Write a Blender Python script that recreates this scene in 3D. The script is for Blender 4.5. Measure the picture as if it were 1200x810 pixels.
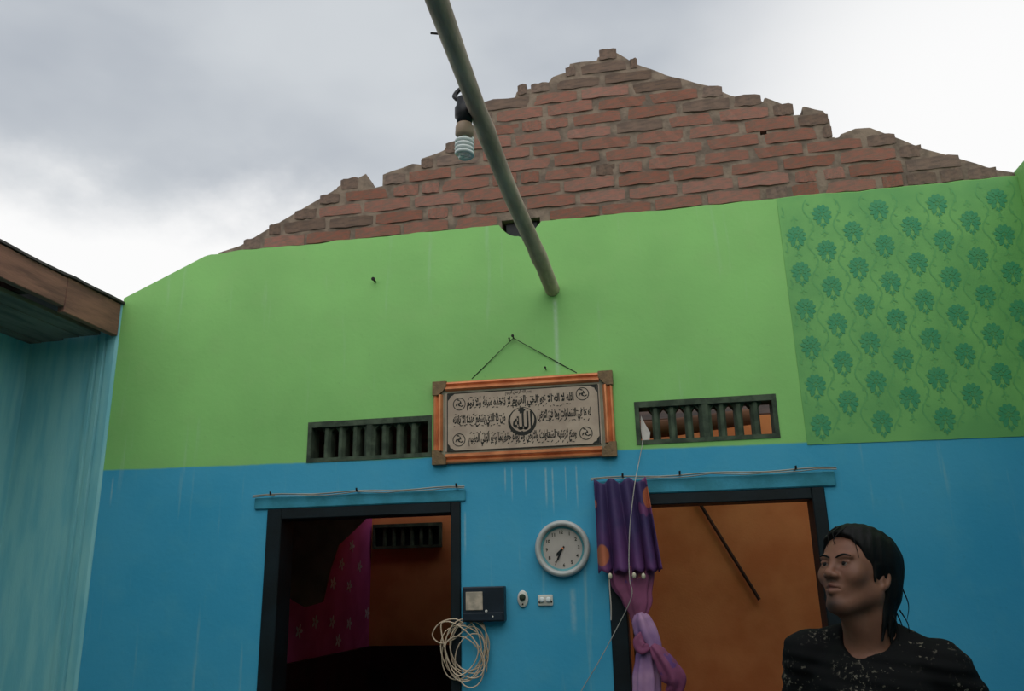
import bpy, bmesh, math, random, unicodedata
import numpy as np
from mathutils import Vector, Matrix, noise

for o in list(bpy.data.objects):
    bpy.data.objects.remove(o)
SC = bpy.context.scene
COL = SC.collection
RND = random.Random(11)
R = math.radians

# ------------------------------------------------------------------ camera
FPX = 960.0
PITCH, ROLL, YAW = R(16.4), R(-1.33), R(-9.8)
CAM = np.array([0.0, -3.8, 1.58])
_cp, _sp, _cy, _sy = math.cos(PITCH), math.sin(PITCH), math.cos(YAW), math.sin(YAW)
FW = np.array([_sy * _cp, _cy * _cp, _sp])
_rt = np.array([_cy, -_sy, 0.0])
_up = np.cross(_rt, FW)
RT = math.cos(ROLL) * _rt + math.sin(ROLL) * _up
UP = -math.sin(ROLL) * _rt + math.cos(ROLL) * _up


def ray(px, py):
    return FW + RT * ((px - 600) / FPX) - UP * ((py - 405) / FPX)


def W(px, py, y=0.0):
    """point where the sight line through a pixel meets the upright plane at depth y"""
    d = ray(px, py)
    return Vector(CAM + d * ((y - CAM[1]) / d[1]))


cd = bpy.data.cameras.new('camera')
cam = bpy.data.objects.new('camera', cd)
COL.objects.link(cam)
cd.sensor_fit = 'HORIZONTAL'
cd.sensor_width = 36.0
cd.lens = 36.0 * FPX / 1200.0
cd.clip_start = 0.05
m = Matrix.Identity(4)
for i in range(3):
    m[i][0], m[i][1], m[i][2], m[i][3] = RT[i], UP[i], -FW[i], CAM[i]
cam.matrix_world = m
SC.camera = cam

# ------------------------------------------------------------------ sky and light
SKY_STRENGTH = 1.0
SUN_STRENGTH = 1.10
EXPOSURE = 0.0


def lin(c):
    return tuple((v / 255 / 12.92 if v / 255 <= 0.04045 else ((v / 255 + 0.055) / 1.055) ** 2.4) for v in c)


def rgba(c):
    return lin(c) + (1.0,)


class NT:
    """small helper around a node tree"""
    def __init__(self, tree):
        self.t = tree
        tree.nodes.clear()

    def n(self, typ, **kw):
        nd = self.t.nodes.new(typ)
        for k, v in kw.items():
            setattr(nd, k, v)
        return nd

    def l(self, a, b):
        self.t.links.new(a, b)

    def put(self, sock, v):
        if isinstance(v, bpy.types.NodeSocket):
            self.l(v, sock)
        else:
            sock.default_value = v

    def math(self, op, a, b=0.0, c=None, clamp=False):
        nd = self.n('ShaderNodeMath', operation=op, use_clamp=clamp)
        self.put(nd.inputs[0], a)
        self.put(nd.inputs[1], b)
        if c is not None:
            self.put(nd.inputs[2], c)
        return nd.outputs[0]

    def ramp(self, v, lo, hi, a=0.0, b=1.0):
        nd = self.n('ShaderNodeMapRange', interpolation_type='SMOOTHSTEP')
        self.put(nd.inputs[0], v)
        nd.inputs[1].default_value, nd.inputs[2].default_value = lo, hi
        nd.inputs[3].default_value, nd.inputs[4].default_value = a, b
        return nd.outputs[0]

    def mix(self, f, a, b):
        nd = self.n('ShaderNodeMix', data_type='RGBA')
        self.put(nd.inputs[0], f)
        self.put(nd.inputs[6], a)
        self.put(nd.inputs[7], b)
        return nd.outputs[2]

    def noise(self, vec, scale, detail=4.0, rough=0.55):
        nd = self.n('ShaderNodeTexNoise')
        self.put(nd.inputs['Vector'], vec)
        nd.inputs['Scale'].default_value = scale
        nd.inputs['Detail'].default_value = detail
        nd.inputs['Roughness'].default_value = rough
        return nd.outputs['Fac']

    def map(self, vec, scale=(1, 1, 1), loc=(0, 0, 0)):
        nd = self.n('ShaderNodeMapping')
        self.l(vec, nd.inputs[0])
        nd.inputs['Scale'].default_value = scale
        nd.inputs['Location'].default_value = loc
        return nd.outputs[0]


world = bpy.data.worlds.new('overcast_sky')
SC.world = world
world.use_nodes = True
t = NT(world.node_tree)
out = t.n('ShaderNodeOutputWorld')
bg = t.n('ShaderNodeBackground')
tc = t.n('ShaderNodeTexCoord')
d = tc.outputs['Generated']


def near(px, py, lo, hi):
    v = Vector(ray(px, py)).normalized()
    nd = t.n('ShaderNodeVectorMath', operation='DOT_PRODUCT')
    t.l(d, nd.inputs[0])
    nd.inputs[1].default_value = v
    return t.ramp(nd.outputs['Value'], math.cos(hi), math.cos(lo))


cl = t.noise(t.map(d, (1.0, 1.0, 1.9)), 1.7, 5.0, 0.5)
base = t.mix(t.ramp(cl, 0.36, 0.66), rgba((174, 181, 191)), rgba((206, 211, 216)))
# the cloud deck thins out towards the horizon; a veiled brightening where the sun stands behind it
sxyz = t.n('ShaderNodeSeparateXYZ')
t.l(d, sxyz.inputs[0])
wisp = t.math('SUBTRACT', t.noise(t.map(d, (1.0, 1.0, 1.6)), 3.4, 6.0, 0.55), 0.5)
elev = t.math('ADD', sxyz.outputs[2], t.math('MULTIPLY', wisp, 0.30))
glow = t.math('MAXIMUM', t.ramp(elev, 0.485, 0.375), near(1190, 170, 0.0, 0.40))
base = t.mix(glow, base, rgba((252, 252, 252)))
t.l(base, bg.inputs[0])
bg.inputs[1].default_value = SKY_STRENGTH
t.l(bg.outputs[0], out.inputs[0])

sd = bpy.data.lights.new('veiled_sun', 'SUN')
sd.energy = SUN_STRENGTH
sd.angle = R(70)
sd.color = (1.0, 0.985, 0.96)
sun = bpy.data.objects.new('veiled_sun', sd)
COL.objects.link(sun)
sun.location = (0, -3, 8)
sun.rotation_euler = (R(38), 0, R(12))       # from high behind the camera

vs = SC.view_settings
SC.display_settings.display_device = 'sRGB'
vs.view_transform = 'Standard'
vs.look = 'None'
vs.gamma = 1.0
vs.use_curve_mapping = False
vs.exposure = EXPOSURE

# ------------------------------------------------------------------ materials
MATS = {}


def mat(name, col, col2=None, rough=0.75, scale=9.0, lo=0.35, hi=0.65, bump=0.0, bscale=70.0, metal=0.0,
        spec=0.3, rand=0.0, stretch=(1, 1, 1), trans=0.0):
    m = bpy.data.materials.new(name)
    m.use_nodes = True
    t = NT(m.node_tree)
    o = t.n('ShaderNodeOutputMaterial')
    b = t.n('ShaderNodeBsdfPrincipled')
    tc = t.n('ShaderNodeTexCoord')
    v = t.map(tc.outputs['Object'], stretch)
    c1 = rgba(col)
    c2 = rgba(col2 if col2 else tuple(x * 0.86 for x in col))
    f = t.ramp(t.noise(v, scale), lo, hi)
    c = t.mix(f, c1, c2)
    if rand:
        oi = t.n('ShaderNodeObjectInfo')
        hs = t.n('ShaderNodeHueSaturation')
        t.l(c, hs.inputs['Color'])
        t.l(t.math('MULTIPLY_ADD', oi.outputs['Random'], rand * 2, 1 - rand), hs.inputs['Value'])
        t.l(t.math('MULTIPLY_ADD', oi.outputs['Random'], -rand, 1 + rand / 2), hs.inputs['Saturation'])
        c = hs.outputs[0]
    t.l(c, b.inputs['Base Color'])
    b.inputs['Roughness'].default_value = rough
    b.inputs['Metallic'].default_value = metal
    b.inputs['Specular IOR Level'].default_value = spec
    if trans:
        b.inputs['Transmission Weight'].default_value = trans
    if bump:
        bp = t.n('ShaderNodeBump')
        bp.inputs['Strength'].default_value = bump
        bp.inputs['Distance'].default_value = 0.004
        t.l(t.noise(v, bscale, 5.0), bp.inputs['Height'])
        t.l(bp.outputs[0], b.inputs['Normal'])
    t.l(b.outputs[0], o.inputs[0])
    MATS[name] = m
    return m


GREEN = (143, 203, 116)
BLUE = (72, 164, 198)


def paint_material(name, green, blue, line, edge=None, blue_left=None):
    """two-colour painted plaster: green above the line, blue below, worn and water-streaked"""
    m = bpy.data.materials.new(name)
    m.use_nodes = True
    t = NT(m.node_tree)
    o = t.n('ShaderNodeOutputMaterial')
    b = t.n('ShaderNodeBsdfPrincipled')
    tc = t.n('ShaderNodeTexCoord')
    P = tc.outputs['Object']
    sx = t.n('ShaderNodeSeparateXYZ')
    t.l(P, sx.inputs[0])
    big = t.noise(P, 1.6, 3.0)
    mid = t.noise(P, 7.0, 5.0)
    streak = t.noise(t.map(P, (16, 16, 1.1)), 1.0, 4.0, 0.6)
    fine = t.noise(P, 45.0, 3.0)
    g = t.mix(t.ramp(big, 0.3, 0.7), rgba(green), rgba(tuple(v * 0.93 for v in green)))
    g = t.mix(t.ramp(mid, 0.45, 0.8, 0, 0.25), g, rgba((150, 190, 120)))
    bl = t.mix(t.ramp(big, 0.3, 0.7), rgba(blue), rgba((blue[0] * .8, blue[1] * .95, blue[2] * .97)))
    bl = t.mix(t.ramp(mid, 0.45, 0.8, 0, 0.25), bl, rgba((95, 172, 190)))
    wob = t.math('MULTIPLY', t.math('SUBTRACT', mid, 0.5), 0.012)
    h = t.math('ADD', t.math('ADD', sx.outputs[2], t.math('MULTIPLY', sx.outputs[0], 0.0105)), wob)
    c = t.mix(t.ramp(h, line - 0.006, line + 0.006), bl, g)
    c = t.mix(t.ramp(streak, 0.60, 0.78, 0, 0.30), c, rgba((176, 200, 178)))
    for (px, py0, py1, hw_, st_) in ((652, 350, 440, .018, .35), (592, 548, 575, .006, .35), (600, 548, 585, .005, .3), (616, 548, 578, .006, .3), (640, 548, 592, .008, .35),
                                     (648, 548, 600, .006, .3), (663, 546, 585, .005, .3), (676, 545, 592, .006, .3), (545, 600, 650, .008, .25), (672, 690, 740, .020, .25), (131, 560, 590, .008, .3)):
        a_, b_ = W(px, py0), W(px, py1)      # chalky water runs
        fx = t.ramp(t.math('ABSOLUTE', t.math('SUBTRACT', sx.outputs[0], (a_.x + b_.x) / 2)), hw_, 0.0)
        fz = t.math('MULTIPLY', t.ramp(sx.outputs[2], b_.z - .03, b_.z + .06), t.ramp(sx.outputs[2], a_.z + .01, a_.z - .02))
        c = t.mix(t.math('MULTIPLY', t.math('MULTIPLY', fx, fz), t.math('MULTIPLY', fine, st_ * 2)), c, rgba((198, 214, 200)))
    c = t.mix(t.ramp(fine, 0.62, 0.80, 0, 0.16), c, rgba((70, 100, 70)))
    t.l(c, b.inputs['Base Color'])
    b.inputs['Roughness'].default_value = 0.62
    b.inputs['Specular IOR Level'].default_value = 0.25
    bp = t.n('ShaderNodeBump')
    bp.inputs['Strength'].default_value = 0.35
    bp.inputs['Distance'].default_value = 0.006
    t.l(t.math('ADD', mid, t.math('MULTIPLY', fine, 0.35)), bp.inputs['Height'])
    t.l(bp.outputs[0], b.inputs['Normal'])
    t.l(b.outputs[0], o.inputs[0])
    MATS[name] = m
    return m


paint_material('wall_paint', GREEN, BLUE, 2.172)
mat('alcove_paint', (146, 206, 208), (122, 192, 202), rough=.5, scale=3, bump=.3, bscale=30, stretch=(6, 6, .8))
mat('mortar', (140, 123, 107), (108, 95, 84), rough=.95, scale=14, bump=.9, bscale=60)
mat('brick', (156, 104, 88), (132, 104, 90), rough=.9, scale=6.5, bump=.7, bscale=50, rand=.13)
mat('brick_grey', (128, 106, 92), (108, 92, 82), rough=.95, scale=3.5, bump=.8, bscale=40, rand=.13)
mat('wallpaper', (120, 180, 102), (104, 166, 96), rough=.6, scale=4)
mat('wallpaper_print', (62, 146, 102), (76, 152, 102), rough=.6, scale=20)
mat('wallpaper_vine', (104, 170, 100), (96, 162, 98), rough=.6, scale=20)
mat('frame_black', (13, 26, 32), (8, 16, 20), rough=.55, scale=6, bump=.2)
mat('lintel_teal', (66, 152, 178), (54, 132, 150), rough=.7, scale=8, bump=.3)
mat('wood_dark', (74, 54, 44), (48, 36, 30), rough=.85, scale=5, bump=.5, bscale=40, stretch=(1, 1, 1))
mat('fascia', (150, 108, 92), (112, 82, 72), rough=.85, scale=5, bump=.4, bscale=30, stretch=(4, .5, 4))
mat('soffit', (140, 132, 120), (108, 102, 94), rough=.9, scale=5, bump=.4, stretch=(4, .5, 4))
mat('roof_sheet', (86, 78, 78), (60, 56, 58), rough=.6, scale=6)
mat('orange_wall', (228, 146, 92), (210, 124, 74), rough=.8, scale=2.5, bump=.2)
mat('purple_wall', (206, 96, 168), (184, 78, 144), rough=.8, scale=2.5, bump=.2)
mat('purple_motif', (236, 226, 240), rough=.8)
mat('wainscot', (52, 22, 30), (34, 16, 20), rough=.8, scale=4)
mat('sheet_brown', (132, 100, 80), (104, 78, 62), rough=.9, scale=4, bump=.3)
mat('vent_grey', (80, 92, 74), (54, 64, 52), rough=.9, scale=14, bump=.6, bscale=60)
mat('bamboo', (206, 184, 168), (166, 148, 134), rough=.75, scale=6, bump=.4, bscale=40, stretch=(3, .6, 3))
mat('black_plastic', (24, 25, 28), rough=.45)
mat('white_plastic', (222, 218, 208), (200, 196, 186), rough=.4)
mat('bulb_glass', (240, 242, 240), (228, 232, 230), rough=.25, spec=.5)
mat('bulb_collar', (188, 160, 136), rough=.5)
mat('gold_rail', (220, 140, 92), (190, 112, 72), rough=.36, scale=10, metal=.35, spec=.5, stretch=(1, 1, 1))
mat('gold_dark', (132, 72, 40), (104, 56, 32), rough=.45, scale=20, metal=.4)
mat('frame_corner', (130, 104, 72), (112, 90, 64), rough=.6, scale=40, bump=.6, bscale=120)
mat('plaque', (186, 166, 146), (168, 148, 130), rough=.55, scale=8)
mat('plaque_margin', (140, 136, 116), (124, 118, 100), rough=.6, scale=12)
mat('ink', (44, 44, 38), rough=.7)
mat('wire_dark', (40, 40, 36), rough=.6)
mat('wire_steel', (150, 150, 140), rough=.45, metal=.3)
mat('nail', (40, 36, 32), rough=.7)
mat('clock_rim', (186, 186, 182), (172, 172, 168), rough=.35, spec=.5)
mat('clock_teal', (96, 158, 164), rough=.4)
mat('clock_face', (184, 174, 164), (174, 164, 156), rough=.5)
mat('meter_black', (36, 44, 54), (28, 34, 42), rough=.4)
mat('meter_window', (196, 178, 158), (160, 148, 132), rough=.35, scale=30)
mat('cable', (206, 184, 158), (180, 158, 134), rough=.5)
mat('string', (188, 182, 172), rough=.8)
mat('bead', (216, 206, 180), rough=.4)
mat('plastic_scrap', (224, 214, 206), rough=.6)
mat('skin', (140, 94, 74), (122, 80, 62), rough=.55, scale=12, spec=.4)
mat('hair', (15, 13, 13), (9, 8, 8), rough=.62, scale=60, spec=.2, bump=.6, bscale=90, stretch=(1, 1, .25))
mat('eye_white', (128, 112, 102), rough=.5, spec=.2)
mat('iris', (20, 13, 10), rough=.5, spec=.2)
mat('lip', (150, 88, 76), rough=.45)
mat('trousers', (44, 46, 56), (34, 36, 44), rough=.9, scale=8)
mat('floor', (120, 112, 104), (96, 90, 84), rough=.8, scale=3, bump=.3)
mat('debris', (110, 74, 52), (80, 54, 40), rough=.9, scale=4)

# curtain: purple batik with blue-violet upper part, coral and pink blotches (printed cloth)
def curtain_material(name, c_a, c_b, blot, blot2, sc, spots=()):
    m = bpy.data.materials.new(name)
    m.use_nodes = True
    t = NT(m.node_tree)
    o = t.n('ShaderNodeOutputMaterial')
    b = t.n('ShaderNodeBsdfPrincipled')
    tc = t.n('ShaderNodeTexCoord')
    P = tc.outputs['Object']
    sep = t.n('ShaderNodeSeparateXYZ')
    t.l(P, sep.inputs[0])
    nz = t.noise(P, sc, 3.0)
    if spots:                                # blue-violet cloth turning to plum at the hem
        nz = t.math('ADD', nz, t.math('MULTIPLY', t.math('SUBTRACT', 1.80, sep.outputs[2]), 1.1))
    c = t.mix(t.ramp(nz, .35, .70), rgba(c_a), rgba(c_b))
    vo = t.n('ShaderNodeTexVoronoi')
    dn = t.n('ShaderNodeTexNoise')
    t.l(P, dn.inputs['Vector'])
    dn.inputs['Scale'].default_value = sc * 3
    va = t.n('ShaderNodeVectorMath', operation='MULTIPLY_ADD')
    t.l(dn.outputs['Color'], va.inputs[0])
    va.inputs[1].default_value = (.16, .16, .16)
    t.l(P, va.inputs[2])
    t.l(va.outputs[0], vo.inputs['Vector'])
    vo.inputs['Scale'].default_value = sc * 1.3
    f = t.ramp(vo.outputs['Distance'], .30, .24)
    sel = t.n('ShaderNodeSeparateColor')
    t.l(vo.outputs['Color'], sel.inputs[0])
    f1 = t.math('MULTIPLY', f, t.ramp(sel.outputs[0], .62, .66))
    f2 = t.math('MULTIPLY', f, t.ramp(sel.outputs[1], .62, .66))
    c = t.mix(t.math('MULTIPLY', f1, .15 if spots else .8), c, rgba(blot))
    c = t.mix(f2, c, rgba(blot2))
    for (sx_, sz_, ra, rb) in spots:         # printed flowers
        e = t.math('ADD', t.math('POWER', t.math('MULTIPLY', t.math('SUBTRACT', sep.outputs[0], sx_), 1 / ra), 2.0),
                   t.math('POWER', t.math('MULTIPLY', t.math('SUBTRACT', sep.outputs[2], sz_), 1 / rb), 2.0))
        c = t.mix(t.ramp(t.math('ADD', e, t.math('MULTIPLY', nz, .8)), 1.5, 1.1), c, rgba(blot))
    t.l(c, b.inputs['Base Color'])
    b.inputs['Roughness'].default_value = .7
    t.l(b.outputs[0], o.inputs[0])
    MATS[name] = m


curtain_material('curtain_valance', (58, 42, 88), (98, 54, 106), (176, 98, 66), (112, 58, 104), 5, [(-.262, 1.700, .032, .050), (-.048, 1.945, .022, .045), (-.288, 1.925, .012, .02)])
curtain_material('curtain_pink', (134, 66, 102), (104, 48, 76), (190, 106, 96), (96, 54, 112), 8)
curtain_material('curtain_lilac', (176, 134, 166), (128, 90, 142), (190, 118, 112), (96, 58, 112), 6)


def shirt_material():
    m = bpy.data.materials.new('shirt')
    m.use_nodes = True
    t = NT(m.node_tree)
    o = t.n('ShaderNodeOutputMaterial')
    b = t.n('ShaderNodeBsdfPrincipled')
    tc = t.n('ShaderNodeTexCoord')
    P = tc.outputs['Object']
    blot = t.ramp(t.noise(P, 8.0, 2.0), .48, .62)
    spk = t.ramp(t.noise(P, 95.0, 4.0, .7), .56, .66)
    f = t.math('MULTIPLY', blot, spk)
    lines = t.math('MULTIPLY', t.ramp(t.noise(t.map(P, (1, 1.3, 1.6)), 48.0, 3.0, .6), .60, .66), t.ramp(t.noise(P, 9.0, 2.0), .5, .6, 0, .7))
    c = t.mix(t.math('MAXIMUM', f, lines), rgba((18, 18, 19)), rgba((128, 120, 106)))
    t.l(c, b.inputs['Base Color'])
    b.inputs['Roughness'].default_value = .85
    b.inputs['Specular IOR Level'].default_value = .15
    t.l(b.outputs[0], o.inputs[0])
    MATS['shirt'] = m


shirt_material()

# ------------------------------------------------------------------ mesh helpers


def link(name, me, material=None, parent=None, smooth=False):
    o = bpy.data.objects.new(name, me)
    COL.objects.link(o)
    if material and me is not None and not me.materials:
        me.materials.append(MATS[material])
    if smooth:
        for p in me.polygons:
            p.use_smooth = True
    if parent:
        o.parent = parent
    return o


def tag(o, label=None, cat=None, group=None, kind=None):
    if label:
        o['label'] = label
    if cat:
        o['category'] = cat
    if group:
        o['group'] = group
    if kind:
        o['kind'] = kind
    return o


def thing(name, loc, label, cat, group=None, rz=0.0):
    o = bpy.data.objects.new(name, None)
    o.empty_display_size = .05
    COL.objects.link(o)
    o.location = loc
    o.rotation_euler.z = rz
    return tag(o, label, cat, group)


def mesh(verts, faces, name='m'):
    me = bpy.data.meshes.new(name)
    me.from_pydata([tuple(v) for v in verts], [], faces)
    bm = bmesh.new()
    bm.from_mesh(me)
    bmesh.ops.recalc_face_normals(bm, faces=bm.faces)
    bm.to_mesh(me)
    bm.free()
    return me


def box_me(x0, x1, y0, y1, z0, z1, bev=0.0, seg=1):
    bm = bmesh.new()
    bmesh.ops.create_cube(bm, size=1.0)
    for v in bm.verts:
        v.co = Vector(((x0 + x1) / 2 + v.co.x * (x1 - x0), (y0 + y1) / 2 + v.co.y * (y1 - y0), (z0 + z1) / 2 + v.co.z * (z1 - z0)))
    if bev:
        bmesh.ops.bevel(bm, geom=list(bm.edges), offset=bev, segments=seg, affect='EDGES', profile=.6)
    me = bpy.data.meshes.new('box')
    bm.to_mesh(me)
    bm.free()
    return me


def tube_me(pts, rad, n=8, caps=True):
    """round tube along points; rad is one number or one per point"""
    pts = [Vector(p) for p in pts]
    rads = [rad] * len(pts) if isinstance(rad, (int, float)) else rad
    V, F = [], []
    prev = None
    for i, p in enumerate(pts):
        a = pts[max(i - 1, 0)]
        b = pts[min(i + 1, len(pts) - 1)]
        tg = (b - a).normalized()
        if prev is None:
            ref = Vector((0, 0, 1)) if abs(tg.z) < .9 else Vector((1, 0, 0))
            u = tg.cross(ref).normalized()
        else:
            u = (prev - tg * prev.dot(tg)).normalized()
        prev = u
        w = tg.cross(u)
        for k in range(n):
            an = 2 * math.pi * k / n
            V.append(p + (u * math.cos(an) + w * math.sin(an)) * rads[i])
    for i in range(len(pts) - 1):
        for k in range(n):
            F.append((i * n + k, i * n + (k + 1) % n, (i + 1) * n + (k + 1) % n, (i + 1) * n + k))
    if caps:
        F.append(tuple(range(n))[::-1])
        F.append(tuple((len(pts) - 1) * n + k for k in range(n)))
    return mesh(V, F)


def lathe_me(prof, n=40, axis='z', closed=False):
    """turn (r, h) pairs about an axis; axis 'y' points h towards -y (out of the wall)"""
    V, F = [], []
    for r, h in prof:
        for k in range(n):
            a = 2 * math.pi * k / n
            if axis == 'z':
                V.append((r * math.cos(a), r * math.sin(a), h))
            else:
                V.append((r * math.cos(a), -h, r * math.sin(a)))
    m_ = len(prof)
    for i in range(m_ if closed else m_ - 1):
        j = (i + 1) % m_
        for k in range(n):
            F.append((i * n + k, i * n + (k + 1) % n, j * n + (k + 1) % n, j * n + k))
    if not closed:
        F.append(tuple(range(n)))
        F.append(tuple((m_ - 1) * n + k for k in range(n)))
    return mesh(V, F)


def smooth_pts(ctrl, per=8):
    """Catmull-Rom through control points"""
    P = [Vector(p) for p in ctrl]
    P = [P[0]] + P + [P[-1]]
    res = []
    for i in range(1, len(P) - 2):
        p0, p1, p2, p3 = P[i - 1], P[i], P[i + 1], P[i + 2]
        for k in range(per):
            s = k / per
            res.append(.5 * ((2 * p1) + (p2 - p0) * s + (2 * p0 - 5 * p1 + 4 * p2 - p3) * s * s + (3 * p1 - p0 - 3 * p2 + p3) * s ** 3))
    res.append(P[-2])
    return res


def flat_polys(polys, y, name='print'):
    """flat printed shapes on an upright sheet: list of [(x, z), ...]"""
    V, F = [], []
    for pl in polys:
        b = len(V)
        V += [(x, y - (b % 97) * 4e-6, z) for x, z in pl]
        F.append(tuple(range(b, b + len(pl))))
    me = bpy.data.meshes.new(name)
    me.from_pydata(V, [], F)
    bm = bmesh.new()
    bm.from_mesh(me)
    for f in bm.faces:
        f.normal_update()
        if f.normal.y > 0:
            f.normal_flip()
    bm.to_mesh(me)
    bm.free()
    return me


def text_mesh(s, size, width=None, height=None, bold=0.0):
    """letters as a flat mesh standing upright (facing -y), centred on the origin, fitted to a width and height"""
    c = bpy.data.curves.new('txt', 'FONT')
    c.body = s
    c.size = size
    c.offset = bold
    c.resolution_u = 3
    o = bpy.data.objects.new('txt', c)
    COL.objects.link(o)
    dg = bpy.context.evaluated_depsgraph_get()
    me = bpy.data.meshes.new_from_object(o.evaluated_get(dg))
    bpy.data.objects.remove(o)
    bpy.data.curves.remove(c)
    if len(me.vertices) == 0:
        return me
    co = np.array([v.co[:] for v in me.vertices])
    lo, hi = co.min(0), co.max(0)
    ce = (lo + hi) / 2
    sx = width / max(hi[0] - lo[0], 1e-6) if width else 1
    sz = height / max(hi[1] - lo[1], 1e-6) if height else sx if width else 1
    if height and not width:
        sx = sz
    for v in me.vertices:
        v.co = ((v.co.x - ce[0]) * sx, 0, (v.co.y - ce[1]) * sz)
    return me


# ------------------------------------------------------------------ the room shell
X_L, X_C, X_R = -3.38, -2.81, 1.745        # left wall, left end of the gable wall, right wall
Y_F = -5.6                                # wall behind the camera
TH = 0.13

PROFILE_PX = [(140, 352), (240, 300), (280, 287), (330, 257), (390, 222), (395, 215), (428, 200), (437, 217), (447, 214),
              (447.3, 201), (482, 189), (492, 190), (492.3, 183), (508, 176), (520, 172), (523, 166), (533, 163), (536, 150), (553, 146), (556, 133), (560, 120),
              (572, 115), (603, 110), (605, 103), (640, 96), (647, 87), (665, 80), (667, 71), (700, 66), (701, 54), (712, 53),
              (740, 68), (780, 84), (830, 97), (860, 108), (891, 110), (893, 118), (896, 110), (930, 123), (930.3, 131),
              (940, 131), (940.3, 121), (965, 126), (974, 140), (974.3, 157), (980, 158), (1003, 149), (1020, 148), (1060, 163),
              (1080, 172), (1110, 180), (1145, 190), (1165, 197), (1192, 201)]
_pw = [W(*p) for p in PROFILE_PX]
PX = np.maximum.accumulate(np.array([p.x for p in _pw]) + np.arange(len(_pw)) * 1e-5)
PZ = np.array([p.z for p in _pw])


def crest(x):
    return float(np.interp(x, PX, PZ))


HOLE = (-0.70, -0.50)                      # the broken-out socket in the gable


def plaster_top(x):
    z = 3.363 + .010 * noise.noise(Vector((x * 3.1, 0, 7))) + .006 * noise.noise(Vector((x * 11, 0, 3)))
    if x < -2.2:
        z += .02 * noise.noise(Vector((x * 5, 0, 1)))
    if HOLE[0] < x < HOLE[1]:
        z -= .075 * math.sin(math.pi * (x - HOLE[0]) / (HOLE[1] - HOLE[0])) ** .6 + .012 * noise.noise(Vector((x * 30, 0, 3)))
    return min(z, crest(x) - .002)


D1 = (-1.885, -0.918, 1.968)
D2 = (-0.246, 0.713, 1.968)
V1 = (-1.698, -1.060, 2.188, 2.390)
V2 = (-0.083, 0.556, 2.194, 2.396)


def build_wall_back():
    holes = [(D1[0], D1[1], -1, D1[2]), (D2[0], D2[1], -1, D2[2]), V1, V2]
    xs = sorted(set([X_C, X_R] + [h[0] for h in holes] + [h[1] for h in holes] + [round(X_C + i * .02, 4) for i in range(1, 228) if X_C + i * .02 < X_R]))
    zs = [0.0, 1.0, D1[2], V1[2], V2[2], V1[3], V2[3], 2.75, 3.0]
    zs = sorted(set(zs))
    V, F, idx = [], [], {}

    def vid(x, y, z):
        k = (round(x, 5), round(y, 5), round(z, 5))
        if k not in idx:
            idx[k] = len(V)
            V.append(k)
        return idx[k]

    def solid(i, j):
        if i < 0 or j < 0 or i >= len(xs) - 1 or j >= len(zs) - 1:
            return j == len(zs) - 1 and 0 <= i < len(xs) - 1
        cx, cz = (xs[i] + xs[i + 1]) / 2, (zs[j] + zs[j + 1]) / 2
        return not any(a < cx < b and c < cz < d_ for a, b, c, d_ in holes)

    for i in range(len(xs) - 1):
        a, b = xs[i], xs[i + 1]
        for j in range(len(zs) - 1):
            if not solid(i, j):
                continue
            c, d_ = zs[j], zs[j + 1]
            F.append((vid(a, 0, c), vid(b, 0, c), vid(b, 0, d_), vid(a, 0, d_)))
            F.append((vid(a, TH, c), vid(a, TH, d_), vid(b, TH, d_), vid(b, TH, c)))
            if not solid(i - 1, j):
                F.append((vid(a, 0, c), vid(a, 0, d_), vid(a, TH, d_), vid(a, TH, c)))
            if not solid(i + 1, j):
                F.append((vid(b, 0, c), vid(b, TH, c), vid(b, TH, d_), vid(b, 0, d_)))
            if not solid(i, j - 1):
                F.append((vid(a, 0, c), vid(a, TH, c), vid(b, TH, c), vid(b, 0, c)))
            if not solid(i, j + 1):
                F.append((vid(a, 0, d_), vid(b, 0, d_), vid(b, TH, d_), vid(a, TH, d_)))
        c = zs[-1]
        za, zb = plaster_top(a), plaster_top(b)
        yb = .016 if za < crest(a) - .02 or zb < crest(b) - .02 else TH
        F.append((vid(a, 0, c), vid(b, 0, c), vid(b, 0, zb), vid(a, 0, za)))
        F.append((vid(a, 0, za), vid(b, 0, zb), vid(b, TH, zb), vid(a, TH, za)))
        F.append((vid(a, TH, c), vid(a, TH, za), vid(b, TH, zb), vid(b, TH, c)))
        if i == 0:
            F.append((vid(a, 0, c), vid(a, 0, za), vid(a, TH, za), vid(a, TH, c)))
    return mesh(V, F)


wall_back = tag(link('wall_back', build_wall_back(), 'wall_paint'), 'gable wall painted green above and blue below, its broken brick crest open to the sky', kind='structure')


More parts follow.
